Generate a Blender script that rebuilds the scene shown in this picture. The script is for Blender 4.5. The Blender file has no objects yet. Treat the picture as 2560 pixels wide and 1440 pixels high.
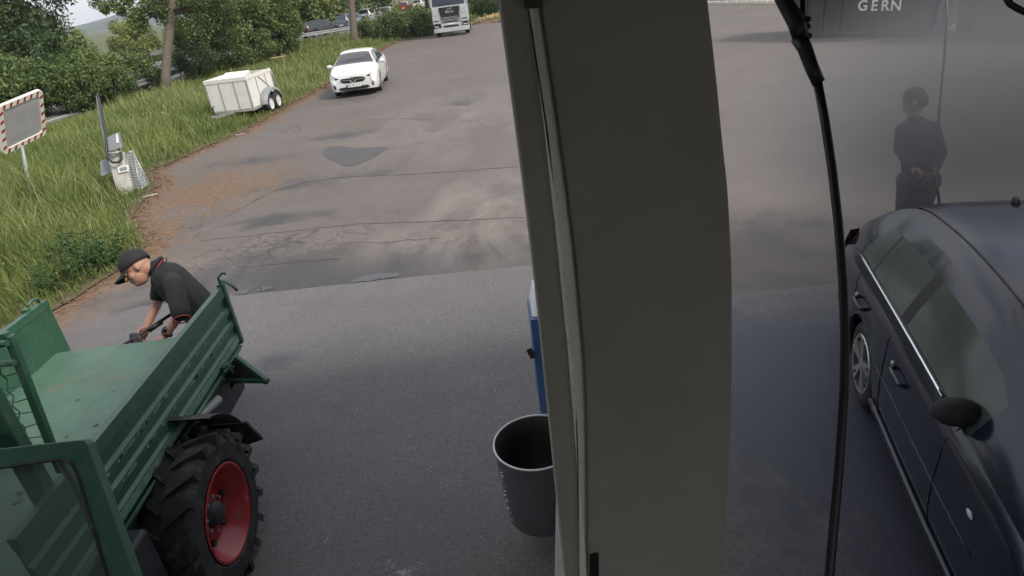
import bpy, bmesh, math, random
import numpy as np
from mathutils import Vector, Matrix

# ------------------------------------------------------------------ camera / light
S = bpy.context.scene
C = S.collection
R = math.radians
CAM_H, FPX, ROLL = 3.25, 1600.0, R(7.3)
PITCH = math.atan((720 + 60) * math.cos(ROLL) / FPX)
fw = np.array([0, math.cos(PITCH), -math.sin(PITCH)])
up0 = np.array([0, math.sin(PITCH), math.cos(PITCH)])
r0 = np.array([1.0, 0, 0])
RIGHT = r0 * math.cos(ROLL) - up0 * math.sin(ROLL)
UP = r0 * math.sin(ROLL) + up0 * math.cos(ROLL)
CAM = np.array([0, 0, CAM_H])
cd = bpy.data.cameras.new('camera')
co = bpy.data.objects.new('camera', cd)
C.objects.link(co)
cd.sensor_width = 36
cd.lens = FPX / 2560 * 36
cd.clip_start = 0.05
cd.clip_end = 6000
co.matrix_world = Matrix(((RIGHT[0], UP[0], -fw[0], 0), (RIGHT[1], UP[1], -fw[1], 0), (RIGHT[2], UP[2], -fw[2], CAM_H), (0, 0, 0, 1)))
S.camera = co

SUN_EL, SUN_AZ = 46, 118          # azimuth: degrees clockwise from +Y
w = bpy.data.worlds.new('World')
S.world = w
w.use_nodes = True
nt = w.node_tree
bg = nt.nodes['Background']
sky = nt.nodes.new('ShaderNodeTexSky')
sky.sky_type = 'NISHITA'
sky.sun_disc = False
sky.sun_elevation = R(SUN_EL)
sky.sun_rotation = R(SUN_AZ)
sky.air_density = 1.3
sky.dust_density = 2.0
tc = nt.nodes.new('ShaderNodeTexCoord')
mp = nt.nodes.new('ShaderNodeMapping')
mp.inputs['Scale'].default_value = (1, 1, 2.5)
nz = nt.nodes.new('ShaderNodeTexNoise')
nz.inputs['Scale'].default_value = 2.2
nz.inputs['Detail'].default_value = 7
rp = nt.nodes.new('ShaderNodeValToRGB')
rp.color_ramp.elements[0].position = 0.36
rp.color_ramp.elements[0].color = (0.35, 0.35, 0.35, 1)
rp.color_ramp.elements[1].position = 0.56
rp.color_ramp.elements[1].color = (0.95, 0.95, 0.95, 1)
mx = nt.nodes.new('ShaderNodeMix')
mx.data_type = 'RGBA'
mx.inputs['B'].default_value = (7.6, 7.6, 7.9, 1)
nt.links.new(tc.outputs['Generated'], mp.inputs['Vector'])
nt.links.new(mp.outputs['Vector'], nz.inputs['Vector'])
nt.links.new(nz.outputs['Fac'], rp.inputs['Fac'])
nt.links.new(rp.outputs['Color'], mx.inputs['Factor'])
nt.links.new(sky.outputs['Color'], mx.inputs['A'])
nt.links.new(mx.outputs['Result'], bg.inputs['Color'])
bg.inputs['Strength'].default_value = 0.11
sd = bpy.data.lights.new('sun', 'SUN')
sd.energy = 2.6
sd.angle = R(12)
sd.color = (1.0, 0.91, 0.79)
so = bpy.data.objects.new('sun', sd)
C.objects.link(so)
sdir = Vector((math.sin(R(SUN_AZ)) * math.cos(R(SUN_EL)), math.cos(R(SUN_AZ)) * math.cos(R(SUN_EL)), math.sin(R(SUN_EL))))
so.rotation_euler = sdir.to_track_quat('Z', 'Y').to_euler()
so.location = sdir * 60
S.view_settings.view_transform = 'Standard'
S.view_settings.look = 'None'
S.view_settings.exposure = 0.55
S.view_settings.gamma = 1
S.cycles.use_denoising = True
S.cycles.max_bounces = 6
S.cycles.transparent_max_bounces = 6
S.cycles.volume_bounces = 0
S.cycles.volume_step_rate = 4.0

# ------------------------------------------------------------------ pixel -> place
def ray(x, y):
    return fw + RIGHT * ((x - 1280) / FPX) - UP * ((y - 720) / FPX)
def G(x, y, z=0.0):                       # on a level plane
    d = ray(x, y)
    return CAM + d * ((z - CAM_H) / d[2])
def AT(x, y, dep):                        # at a depth along the view axis
    return CAM + ray(x, y) * dep
def ATY(x, y, Y):                         # on the upright plane y = Y
    d = ray(x, y)
    return CAM + d * (Y / d[1])
def ATX(x, y, X):
    d = ray(x, y)
    return CAM + d * (X / d[0])

rng = np.random.default_rng(7)
random.seed(7)

# ------------------------------------------------------------------ materials
M = {}
def pm(name, col, rough=0.6, metal=0.0, var=0.15, vs=6.0, bump=0.0, bs=40.0, coat=0.0, spec=0.5, dirt=None, dscale=3.0, damt=0.4):
    m = bpy.data.materials.new(name)
    m.use_nodes = True
    t = m.node_tree
    b = t.nodes['Principled BSDF']
    b.inputs['Roughness'].default_value = rough
    b.inputs['Metallic'].default_value = metal
    b.inputs['Coat Weight'].default_value = coat
    b.inputs['Coat Roughness'].default_value = 0.04
    b.inputs['Specular IOR Level'].default_value = spec
    tcn = t.nodes.new('ShaderNodeTexCoord')
    n = t.nodes.new('ShaderNodeTexNoise')
    n.inputs['Scale'].default_value = vs
    n.inputs['Detail'].default_value = 6
    n.inputs['Roughness'].default_value = 0.65
    t.links.new(tcn.outputs['Object'], n.inputs['Vector'])
    ra = t.nodes.new('ShaderNodeValToRGB')
    lo = [max(0, c * (1 - var)) for c in col]
    hi = [min(1, c * (1 + var)) for c in col]
    ra.color_ramp.elements[0].position = 0.3
    ra.color_ramp.elements[0].color = (*lo, 1)
    ra.color_ramp.elements[1].position = 0.7
    ra.color_ramp.elements[1].color = (*hi, 1)
    t.links.new(n.outputs['Fac'], ra.inputs['Fac'])
    out = ra.outputs['Color']
    if dirt:
        n2 = t.nodes.new('ShaderNodeTexNoise')
        n2.inputs['Scale'].default_value = dscale
        n2.inputs['Detail'].default_value = 8
        n2.inputs['Roughness'].default_value = 0.75
        t.links.new(tcn.outputs['Object'], n2.inputs['Vector'])
        r2 = t.nodes.new('ShaderNodeValToRGB')
        r2.color_ramp.elements[0].position = 0.52
        r2.color_ramp.elements[0].color = (0, 0, 0, 1)
        r2.color_ramp.elements[1].position = 0.72
        r2.color_ramp.elements[1].color = (damt, damt, damt, 1)
        t.links.new(n2.outputs['Fac'], r2.inputs['Fac'])
        x = t.nodes.new('ShaderNodeMix')
        x.data_type = 'RGBA'
        t.links.new(r2.outputs['Color'], x.inputs['Factor'])
        t.links.new(out, x.inputs['A'])
        x.inputs['B'].default_value = (*dirt, 1)
        out = x.outputs['Result']
    t.links.new(out, b.inputs['Base Color'])
    if bump:
        n3 = t.nodes.new('ShaderNodeTexNoise')
        n3.inputs['Scale'].default_value = bs
        n3.inputs['Detail'].default_value = 5
        t.links.new(tcn.outputs['Object'], n3.inputs['Vector'])
        bu = t.nodes.new('ShaderNodeBump')
        bu.inputs['Strength'].default_value = bump
        bu.inputs['Distance'].default_value = 0.02
        t.links.new(n3.outputs['Fac'], bu.inputs['Height'])
        t.links.new(bu.outputs['Normal'], b.inputs['Normal'])
    M[name] = m
    return m

def leafmat(name, c1, c2, tr=0.3, scale=0.6, c3=None):
    m = bpy.data.materials.new(name)
    m.use_nodes = True
    t = m.node_tree
    for n in list(t.nodes):
        t.nodes.remove(n)
    o = t.nodes.new('ShaderNodeOutputMaterial')
    d = t.nodes.new('ShaderNodeBsdfPrincipled')
    d.inputs['Roughness'].default_value = 0.55
    d.inputs['Specular IOR Level'].default_value = 0.3
    tl = t.nodes.new('ShaderNodeBsdfTranslucent')
    ms = t.nodes.new('ShaderNodeMixShader')
    ms.inputs['Fac'].default_value = tr
    ge = t.nodes.new('ShaderNodeNewGeometry')
    no = t.nodes.new('ShaderNodeTexNoise')
    no.inputs['Scale'].default_value = scale
    no.inputs['Detail'].default_value = 4
    t.links.new(ge.outputs['Position'], no.inputs['Vector'])
    ad = t.nodes.new('ShaderNodeMath')
    ad.operation = 'MULTIPLY_ADD'
    ad.inputs[1].default_value = 0.5
    mu = t.nodes.new('ShaderNodeMath')
    mu.operation = 'MULTIPLY_ADD'
    mu.inputs[1].default_value = 1.0
    mu.inputs[2].default_value = -0.25
    t.links.new(ge.outputs['Random Per Island'], ad.inputs[0])
    t.links.new(no.outputs['Fac'], mu.inputs[0])
    t.links.new(mu.outputs[0], ad.inputs[2])
    ra = t.nodes.new('ShaderNodeValToRGB')
    ra.color_ramp.elements[0].position = 0.25
    ra.color_ramp.elements[0].color = (*c1, 1)
    ra.color_ramp.elements[1].position = 0.85
    ra.color_ramp.elements[1].color = (*c2, 1)
    if c3:
        e = ra.color_ramp.elements.new(0.97)
        e.color = (*c3, 1)
    t.links.new(ad.outputs[0], ra.inputs['Fac'])
    t.links.new(ra.outputs['Color'], d.inputs['Base Color'])
    t.links.new(ra.outputs['Color'], tl.inputs['Color'])
    t.links.new(d.outputs['BSDF'], ms.inputs[1])
    t.links.new(tl.outputs['BSDF'], ms.inputs[2])
    t.links.new(ms.outputs['Shader'], o.inputs['Surface'])
    M[name] = m
    return m

pm('soil', (0.085, 0.075, 0.04), 0.95, var=0.4, vs=3, bump=0.5, bs=25)
pm('meadow_soil', (0.075, 0.085, 0.03), 0.95, var=0.4, vs=1.5, bump=0.4, bs=20)
pm('road_asphalt', (0.16, 0.16, 0.165), 0.85, var=0.12, vs=1.0)
pm('green_paint', (0.030, 0.094, 0.060), 0.42, var=0.18, vs=4, coat=0.15, dirt=(0.13, 0.17, 0.13), dscale=9, damt=0.5, bump=0.06)
pm('green_floor', (0.075, 0.150, 0.108), 0.5, var=0.16, vs=5, dirt=(0.17, 0.14, 0.10), dscale=4, damt=0.85, bump=0.1)
pm('green_scratched', (0.10, 0.20, 0.15), 0.55, var=0.3, vs=14, dirt=(0.45, 0.47, 0.44), dscale=22, damt=0.8)
pm('dark_steel', (0.018, 0.021, 0.025), 0.55, var=0.35, vs=8, bump=0.1, dirt=(0.07, 0.065, 0.06), dscale=6, damt=0.4)
pm('black_plastic', (0.012, 0.012, 0.014), 0.45, var=0.2)
pm('rubber', (0.014, 0.014, 0.016), 0.75, var=0.3, vs=12, bump=0.15, dirt=(0.10, 0.092, 0.08), dscale=7, damt=0.75)
pm('hose_rubber', (0.010, 0.010, 0.016), 0.42, var=0.2)
pm('red_rim', (0.30, 0.012, 0.018), 0.38, var=0.2, vs=7, coat=0.2, dirt=(0.10, 0.06, 0.05), dscale=9, damt=0.8)
pm('galvanised', (0.36, 0.37, 0.38), 0.45, 0.6, var=0.15, vs=15)
pm('chrome', (0.75, 0.75, 0.76), 0.15, 1.0, var=0.05)
pm('alloy', (0.42, 0.42, 0.41), 0.35, 0.7, var=0.1)
pm('white_paint', (0.62, 0.63, 0.62), 0.28, var=0.04, coat=0.5)
pm('trailer_white', (0.66, 0.65, 0.61), 0.5, var=0.08, vs=4, dirt=(0.42, 0.38, 0.30), dscale=3, damt=0.45)
pm('trailer_grey', (0.36, 0.35, 0.34), 0.5, 0.3, var=0.15)
pm('silver_paint', (0.50, 0.52, 0.54), 0.3, 0.3, var=0.05, coat=0.4)
pm('truck_grey', (0.44, 0.46, 0.47), 0.4, var=0.06, coat=0.2)
pm('black_paint', (0.016, 0.017, 0.02), 0.22, var=0.1, coat=0.6)
pm('red_paint', (0.25, 0.02, 0.02), 0.3, var=0.1, coat=0.5)
pm('blue_grey_paint', (0.10, 0.13, 0.17), 0.3, var=0.1, coat=0.5)
pm('sedan_paint', (0.014, 0.017, 0.034), 0.16, 0.1, var=0.1, coat=0.3, spec=.4)  # navy tint paints in the bluish veil over this side
pm('glass_dark', (0.012, 0.015, 0.018), 0.06, var=0.1, spec=0.8, coat=0.4)
pm('glass_grey_green', (0.070, 0.088, 0.080), 0.16, var=0.3, vs=2.0, spec=0.4)  # grey-green reflection put into the base colour
pm('lamp_glass', (0.55, 0.56, 0.57), 0.15, var=0.1, coat=0.5)
pm('tail_red', (0.22, 0.012, 0.010), 0.2, var=0.1, coat=0.6)
pm('amber', (0.5, 0.17, 0.02), 0.3, var=0.1)
pm('plate_white', (0.75, 0.75, 0.72), 0.5, var=0.03)
pm('plate_blue', (0.03, 0.08, 0.35), 0.5, var=0.03)
pm('ink_black', (0.012, 0.012, 0.012), 0.6, var=0.0)
pm('column_paint', (0.36, 0.345, 0.31), 0.75, var=0.08, vs=2.5, bump=0.12, bs=60, dirt=(0.30, 0.30, 0.28), dscale=9, damt=0.5)
pm('column_trim', (0.85, 0.83, 0.78), 0.75, var=0.12, vs=3, bump=0.2, bs=30, dirt=(0.15, 0.15, 0.14), dscale=12, damt=0.6)
pm('ceiling', (0.30, 0.30, 0.29), 0.8, var=0.1)
pm('bin_grey', (0.14, 0.142, 0.155), 0.35, 0.3, var=0.1, vs=5)
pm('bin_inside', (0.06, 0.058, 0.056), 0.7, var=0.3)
pm('blue_box', (0.022, 0.085, 0.23), 0.4, var=0.1, coat=0.2)
pm('white_plastic', (0.68, 0.69, 0.70), 0.45, var=0.06, vs=5, dirt=(0.35, 0.35, 0.36), dscale=10, damt=0.4)
pm('concrete', (0.42, 0.41, 0.37), 0.85, var=0.16, vs=7, bump=0.3, bs=30, dirt=(0.2, 0.19, 0.16), dscale=4, damt=0.7)
pm('grey_box', (0.20, 0.22, 0.23), 0.5, var=0.1, dirt=(0.3, 0.3, 0.28), dscale=8, damt=0.4)
pm('mirror_glass', (0.46, 0.46, 0.48), 0.3, 0.25, var=0.12, vs=2)  # grey base paints in the reflected yard
pm('sign_white', (0.72, 0.70, 0.62), 0.5, var=0.08, vs=10, dirt=(0.45, 0.42, 0.33), dscale=10, damt=0.5)
pm('sign_red', (0.30, 0.025, 0.03), 0.5, var=0.15)
pm('wood_pale', (0.50, 0.36, 0.20), 0.8, var=0.2, vs=9)
pm('bark', (0.095, 0.078, 0.060), 0.9, var=0.35, vs=9, bump=0.8, bs=14)
pm('skin', (0.34, 0.185, 0.13), 0.5, var=0.12, vs=14)
pm('shirt_black', (0.013, 0.014, 0.016), 0.85, var=0.25, vs=9, bump=0.25, bs=9)
pm('trousers', (0.035, 0.04, 0.05), 0.85, var=0.2, vs=12, bump=0.3, bs=12)
pm('jeans', (0.05, 0.065, 0.11), 0.85, var=0.25, vs=10, bump=0.3, bs=10)
pm('jacket_navy', (0.018, 0.02, 0.035), 0.8, var=0.25, vs=8, bump=0.3, bs=9)
pm('hair', (0.012, 0.010, 0.009), 0.7, var=0.3, vs=40)
pm('leather', (0.02, 0.017, 0.015), 0.5, var=0.2)
pm('container_dark', (0.030, 0.031, 0.031), 0.6, var=0.25, vs=2, dirt=(0.09, 0.06, 0.045), dscale=1.5, damt=0.5)
pm('letter_white', (0.62, 0.62, 0.60), 0.6, var=0.2, vs=12)
pm('kerb_white', (0.62, 0.58, 0.50), 0.8, var=0.15)
pm('litter_brown', (0.16, 0.105, 0.06), 0.9, var=0.6, vs=12)
pm('grit', (0.42, 0.42, 0.42), 0.6, var=0.7, vs=30)
pm('pole_grey', (0.28, 0.31, 0.30), 0.5, 0.3, var=0.15, vs=8)
pm('sign_yellow', (0.65, 0.5, 0.2), 0.5, var=0.2)
pm('crack_fill', (0.075, 0.07, 0.068), 0.9, var=0.3, vs=3)
pm('seat_dark', (0.02, 0.02, 0.022), 0.8, var=0.3)
leafmat('leaf_mid', (0.062, 0.108, 0.032), (0.19, 0.25, 0.085))
leafmat('leaf_dark', (0.036, 0.068, 0.026), (0.105, 0.155, 0.06))
leafmat('leaf_light', (0.14, 0.19, 0.05), (0.34, 0.38, 0.14))
leafmat('leaf_juniper', (0.050, 0.085, 0.028), (0.19, 0.23, 0.08), 0.2, 1.2)
leafmat('grass', (0.100, 0.150, 0.040), (0.29, 0.330, 0.110), 0.35, 0.45, (0.40, 0.36, 0.17))
leafmat('weed', (0.040, 0.085, 0.025), (0.10, 0.17, 0.055), 0.3, 1.5)
leafmat('flower', (0.6, 0.6, 0.55), (0.8, 0.8, 0.75), 0.2, 1.0)

# ------------------------------------------------------------------ mesh helpers
class MB:
    def __init__(s):
        s.v, s.f = [], []
    def add(s, v, f):
        n = len(s.v)
        s.v += [tuple(map(float, p)) for p in v]
        s.f += [tuple(i + n for i in q) for q in f]
        return s
    def box(s, lo, hi):
        x0, y0, z0 = lo
        x1, y1, z1 = hi
        return s.add([(x0, y0, z0), (x1, y0, z0), (x1, y1, z0), (x0, y1, z0), (x0, y0, z1), (x1, y0, z1), (x1, y1, z1), (x0, y1, z1)],
                     [(0, 3, 2, 1), (4, 5, 6, 7), (0, 1, 5, 4), (1, 2, 6, 5), (2, 3, 7, 6), (3, 0, 4, 7)])
    def hexa(s, p):                       # 8 corners: bottom ring, top ring
        return s.add(p, [(0, 3, 2, 1), (4, 5, 6, 7), (0, 1, 5, 4), (1, 2, 6, 5), (2, 3, 7, 6), (3, 0, 4, 7)])
    def bar(s, a, b, wx, wz=None, up=(0, 0, 1)):
        a, b = np.array(a, float), np.array(b, float)
        wz = wz or wx
        d = b - a
        d /= np.linalg.norm(d)
        u = np.array(up, float)
        if abs(d @ u) > 0.95:
            u = np.array([0, 1.0, 0])
        sd_ = np.cross(d, u)
        sd_ /= np.linalg.norm(sd_)
        u = np.cross(sd_, d)
        q = []
        for p in (a, b):
            q += [p - sd_ * wx / 2 - u * wz / 2, p + sd_ * wx / 2 - u * wz / 2, p + sd_ * wx / 2 + u * wz / 2, p - sd_ * wx / 2 + u * wz / 2]
        return s.add(q, [(0, 1, 2, 3), (7, 6, 5, 4), (0, 4, 5, 1), (1, 5, 6, 2), (2, 6, 7, 3), (3, 7, 4, 0)])
    def tube(s, pts, rad, n=8, cap=True):
        pts = [np.array(p, float) for p in pts]
        m = len(pts)
        rad = [rad] * m if np.isscalar(rad) else rad
        v, f = [], []
        pu = None
        for i, p in enumerate(pts):
            t = pts[min(i + 1, m - 1)] - pts[max(i - 1, 0)]
            t = t / (np.linalg.norm(t) + 1e-9)
            if pu is None:
                a = np.array([0, 0, 1.0]) if abs(t[2]) < 0.9 else np.array([1.0, 0, 0])
            else:
                a = pu
            u = a - t * (a @ t)
            u /= np.linalg.norm(u) + 1e-9
            pu = u
            b = np.cross(t, u)
            for k in range(n):
                g = 2 * math.pi * k / n
                v.append(p + rad[i] * (math.cos(g) * u + math.sin(g) * b))
        for i in range(m - 1):
            for k in range(n):
                k2 = (k + 1) % n
                f.append((i * n + k, i * n + k2, (i + 1) * n + k2, (i + 1) * n + k))
        if cap:
            f.append(tuple(range(n - 1, -1, -1)))
            f.append(tuple(range((m - 1) * n, m * n)))
        return s.add(v, f)
    def lathe(s, prof, c=(0, 0, 0), axis='Z', n=24):      # prof: (radius, along)
        v, f = [], []
        m = len(prof)
        for r_, h in prof:
            for k in range(n):
                g = 2 * math.pi * k / n
                a, b = r_ * math.cos(g), r_ * math.sin(g)
                if axis == 'Z':
                    v.append((c[0] + a, c[1] + b, c[2] + h))
                elif axis == 'Y':
                    v.append((c[0] + a, c[1] + h, c[2] + b))
                else:
                    v.append((c[0] + h, c[1] + a, c[2] + b))
        for i in range(m - 1):
            for k in range(n):
                k2 = (k + 1) % n
                f.append((i * n + k, i * n + k2, (i + 1) * n + k2, (i + 1) * n + k))
        return s.add(v, f)
    def prism(s, poly, d):                # poly: 3-D points, d: extrusion vector
        n = len(poly)
        d = np.array(d, float)
        v = [np.array(p, float) for p in poly] + [np.array(p, float) + d for p in poly]
        f = [tuple(range(n - 1, -1, -1)), tuple(range(n, 2 * n))]
        for i in range(n):
            j = (i + 1) % n
            f.append((i, j, n + j, n + i))
        return s.add(v, f)
    def ell(s, c, r, n=14, m=9, rot=None):
        v, f = [], []
        for i in range(m + 1):
            a = math.pi * i / m
            for k in range(n):
                g = 2 * math.pi * k / n
                p = np.array([r[0] * math.sin(a) * math.cos(g), r[1] * math.sin(a) * math.sin(g), r[2] * math.cos(a)])
                if rot is not None:
                    p = rot @ p
                v.append(p + np.array(c))
        for i in range(m):
            for k in range(n):
                k2 = (k + 1) % n
                f.append((i * n + k, (i + 1) * n + k, (i + 1) * n + k2, i * n + k2))
        return s.add(v, f)

def meshdata(name, mb, smooth=False, fix=True):
    me = bpy.data.meshes.new(name)
    me.from_pydata(mb.v, [], mb.f)
    if fix:
        b = bmesh.new()
        b.from_mesh(me)
        bmesh.ops.remove_doubles(b, verts=b.verts, dist=1e-5)
        bmesh.ops.recalc_face_normals(b, faces=b.faces)
        b.to_mesh(me)
        b.free()
    if smooth:
        me.polygons.foreach_set('use_smooth', [True] * len(me.polygons))
    me.update()
    return me

WM = {}
def link(o, parent=None, world=False):
    C.objects.link(o)
    if parent is not None:
        o.parent = parent
        if world:
            o.matrix_parent_inverse = WM.get(parent.name, Matrix()).inverted()
            WM[o.name] = Matrix()
        else:
            WM[o.name] = WM.get(parent.name, Matrix())
    return o
def obj(name, mb, mat, parent=None, smooth=False, bevel=0.0, world=True, angle=None, fix=True):
    me = mb if isinstance(mb, bpy.types.Mesh) else meshdata(name, mb, smooth, fix)
    o = bpy.data.objects.new(name, me)
    if mat and not me.materials:
        me.materials.append(M[mat])
    link(o, parent, world)
    if bevel:
        md = o.modifiers.new('bevel', 'BEVEL')
        md.width = bevel
        md.segments = 2
        md.limit_method = 'ANGLE'
        md.angle_limit = R(40)
    return o
def tag(o, label, cat, group=None):
    o['label'] = label
    o['category'] = cat
    if group:
        o['group'] = group
    return o
def thing(name, label, cat, loc=(0, 0, 0), rotz=0.0, group=None, scale=1.0):
    o = bpy.data.objects.new(name, None)
    C.objects.link(o)
    o.empty_display_size = 0.2
    o.location = tuple(map(float, loc))
    o.rotation_euler = (0, 0, rotz)
    o.scale = (scale,) * 3
    WM[o.name] = Matrix.LocRotScale(Vector(o.location), o.rotation_euler, o.scale)
    return tag(o, label, cat, group)
def struct(o):
    o['kind'] = 'structure'
    return o
def stuff(o):
    o['kind'] = 'stuff'
    return o
def dup(root, loc, rotz, label, scale=None, group=None):
    r = root.copy()
    C.objects.link(r)
    r.location = tuple(map(float, loc))
    r.rotation_euler = (0, 0, rotz)
    if scale is not None:
        r.scale = scale if not np.isscalar(scale) else (scale,) * 3
    r['label'] = label
    if group:
        r['group'] = group
    for ch in list(root.children):
        c = ch.copy()
        C.objects.link(c)
        c.parent = r
        for g in ch.children:
            d = g.copy()
            C.objects.link(d)
            d.parent = c
    return r
def text_mesh(body, size, depth=0.002, bold=0.0):
    cu = bpy.data.curves.new('lettering', 'FONT')
    cu.body = body
    cu.size = size
    cu.extrude = depth
    cu.offset = bold
    cu.align_x = 'CENTER'
    cu.align_y = 'CENTER'
    o = bpy.data.objects.new('lettering_source', cu)
    C.objects.link(o)
    dg = bpy.context.evaluated_depsgraph_get()
    me = bpy.data.meshes.new_from_object(o.evaluated_get(dg))
    bpy.data.objects.remove(o)
    return me
def lettering(name, body, size, mat, parent, centre, xdir, ydir, depth=0.003, bold=0.0, world=True):
    me = text_mesh(body, size, depth, bold)
    x = Vector(xdir).normalized()
    y = Vector(ydir)
    y = (y - x * y.dot(x)).normalized()
    z = x.cross(y)
    me.transform(Matrix(((x.x, y.x, z.x, centre[0]), (x.y, y.y, z.y, centre[1]), (x.z, y.z, z.z, centre[2]), (0, 0, 0, 1))))
    me.materials.clear()
    me.materials.append(M[mat])
    return obj(name, me, None, parent, world=world)
def pchip(xs, ys, q):
    xs, ys = np.array(xs, float), np.array(ys, float)
    h = np.diff(xs)
    d = np.diff(ys) / h
    m_ = np.zeros(len(xs))
    m_[0], m_[-1] = d[0], d[-1]
    for i in range(1, len(xs) - 1):
        m_[i] = 0 if d[i - 1] * d[i] <= 0 else 2 * d[i - 1] * d[i] / (d[i - 1] + d[i])
    q = np.clip(q, xs[0], xs[-1])
    i = np.clip(np.searchsorted(xs, q) - 1, 0, len(xs) - 2)
    t = (q - xs[i]) / h[i]
    return ((2 * t**3 - 3 * t**2 + 1) * ys[i] + (t**3 - 2 * t**2 + t) * h[i] * m_[i] + (-2 * t**3 + 3 * t**2) * ys[i + 1] + (t**3 - t**2) * h[i] * m_[i + 1])
def inpoly(px, py, poly):
    poly = np.array(poly)[:, :2]
    ins = np.zeros(len(px), bool)
    j = len(poly) - 1
    for i in range(len(poly)):
        xi, yi = poly[i]
        xj, yj = poly[j]
        cnd = ((yi > py) != (yj > py)) & (px < (xj - xi) * (py - yi) / (yj - yi + 1e-12) + xi)
        ins ^= cnd
        j = i
    return ins
def polydist(px, py, line):
    line = np.array(line)[:, :2]
    best = np.full(len(px), 1e9)
    for a, b in zip(line[:-1], line[1:]):
        d = b - a
        t = np.clip(((px - a[0]) * d[0] + (py - a[1]) * d[1]) / (d @ d + 1e-12), 0, 1)
        best = np.minimum(best, np.hypot(px - a[0] - t * d[0], py - a[1] - t * d[1]))
    return best
def fastmesh(name, V, F, mat, smooth=False):
    me = bpy.data.meshes.new(name)
    V = np.asarray(V, np.float32)
    F = np.asarray(F, np.int32)
    k = F.shape[1]
    me.vertices.add(len(V))
    me.vertices.foreach_set('co', V.ravel())
    me.loops.add(F.size)
    me.loops.foreach_set('vertex_index', F.ravel())
    me.polygons.add(len(F))
    me.polygons.foreach_set('loop_start', np.arange(0, F.size, k, dtype=np.int32))
    me.polygons.foreach_set('loop_total', np.full(len(F), k, np.int32))
    if smooth:
        me.polygons.foreach_set('use_smooth', np.ones(len(F), bool))
    me.update(calc_edges=True)
    me.materials.append(M[mat])
    return me

# ------------------------------------------------------------------ the setting: ground, yard, slab, verge, road, hill
def grid_sheet(name, xs, ys, z, attrs, keep=None):
    X, Y = np.meshgrid(xs, ys)
    nx, ny = len(xs), len(ys)
    V = np.stack([X.ravel(), Y.ravel(), np.full(X.size, z)], 1)
    i = np.arange(nx - 1)[None, :] + np.arange(ny - 1)[:, None] * nx
    F = np.stack([i, i + 1, i + 1 + nx, i + nx], -1).reshape(-1, 4)
    if keep is not None:
        c = V[F].mean(1)
        F = F[keep(c[:, 0], c[:, 1])]
    me = bpy.data.meshes.new(name)
    me.from_pydata(V.tolist(), [], F.tolist())
    for k, fn in attrs.items():
        a = me.attributes.new(k, 'FLOAT', 'POINT')
        a.data.foreach_set('value', np.clip(fn(V[:, 0], V[:, 1]), 0, 1).astype(np.float32))
    return me

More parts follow.
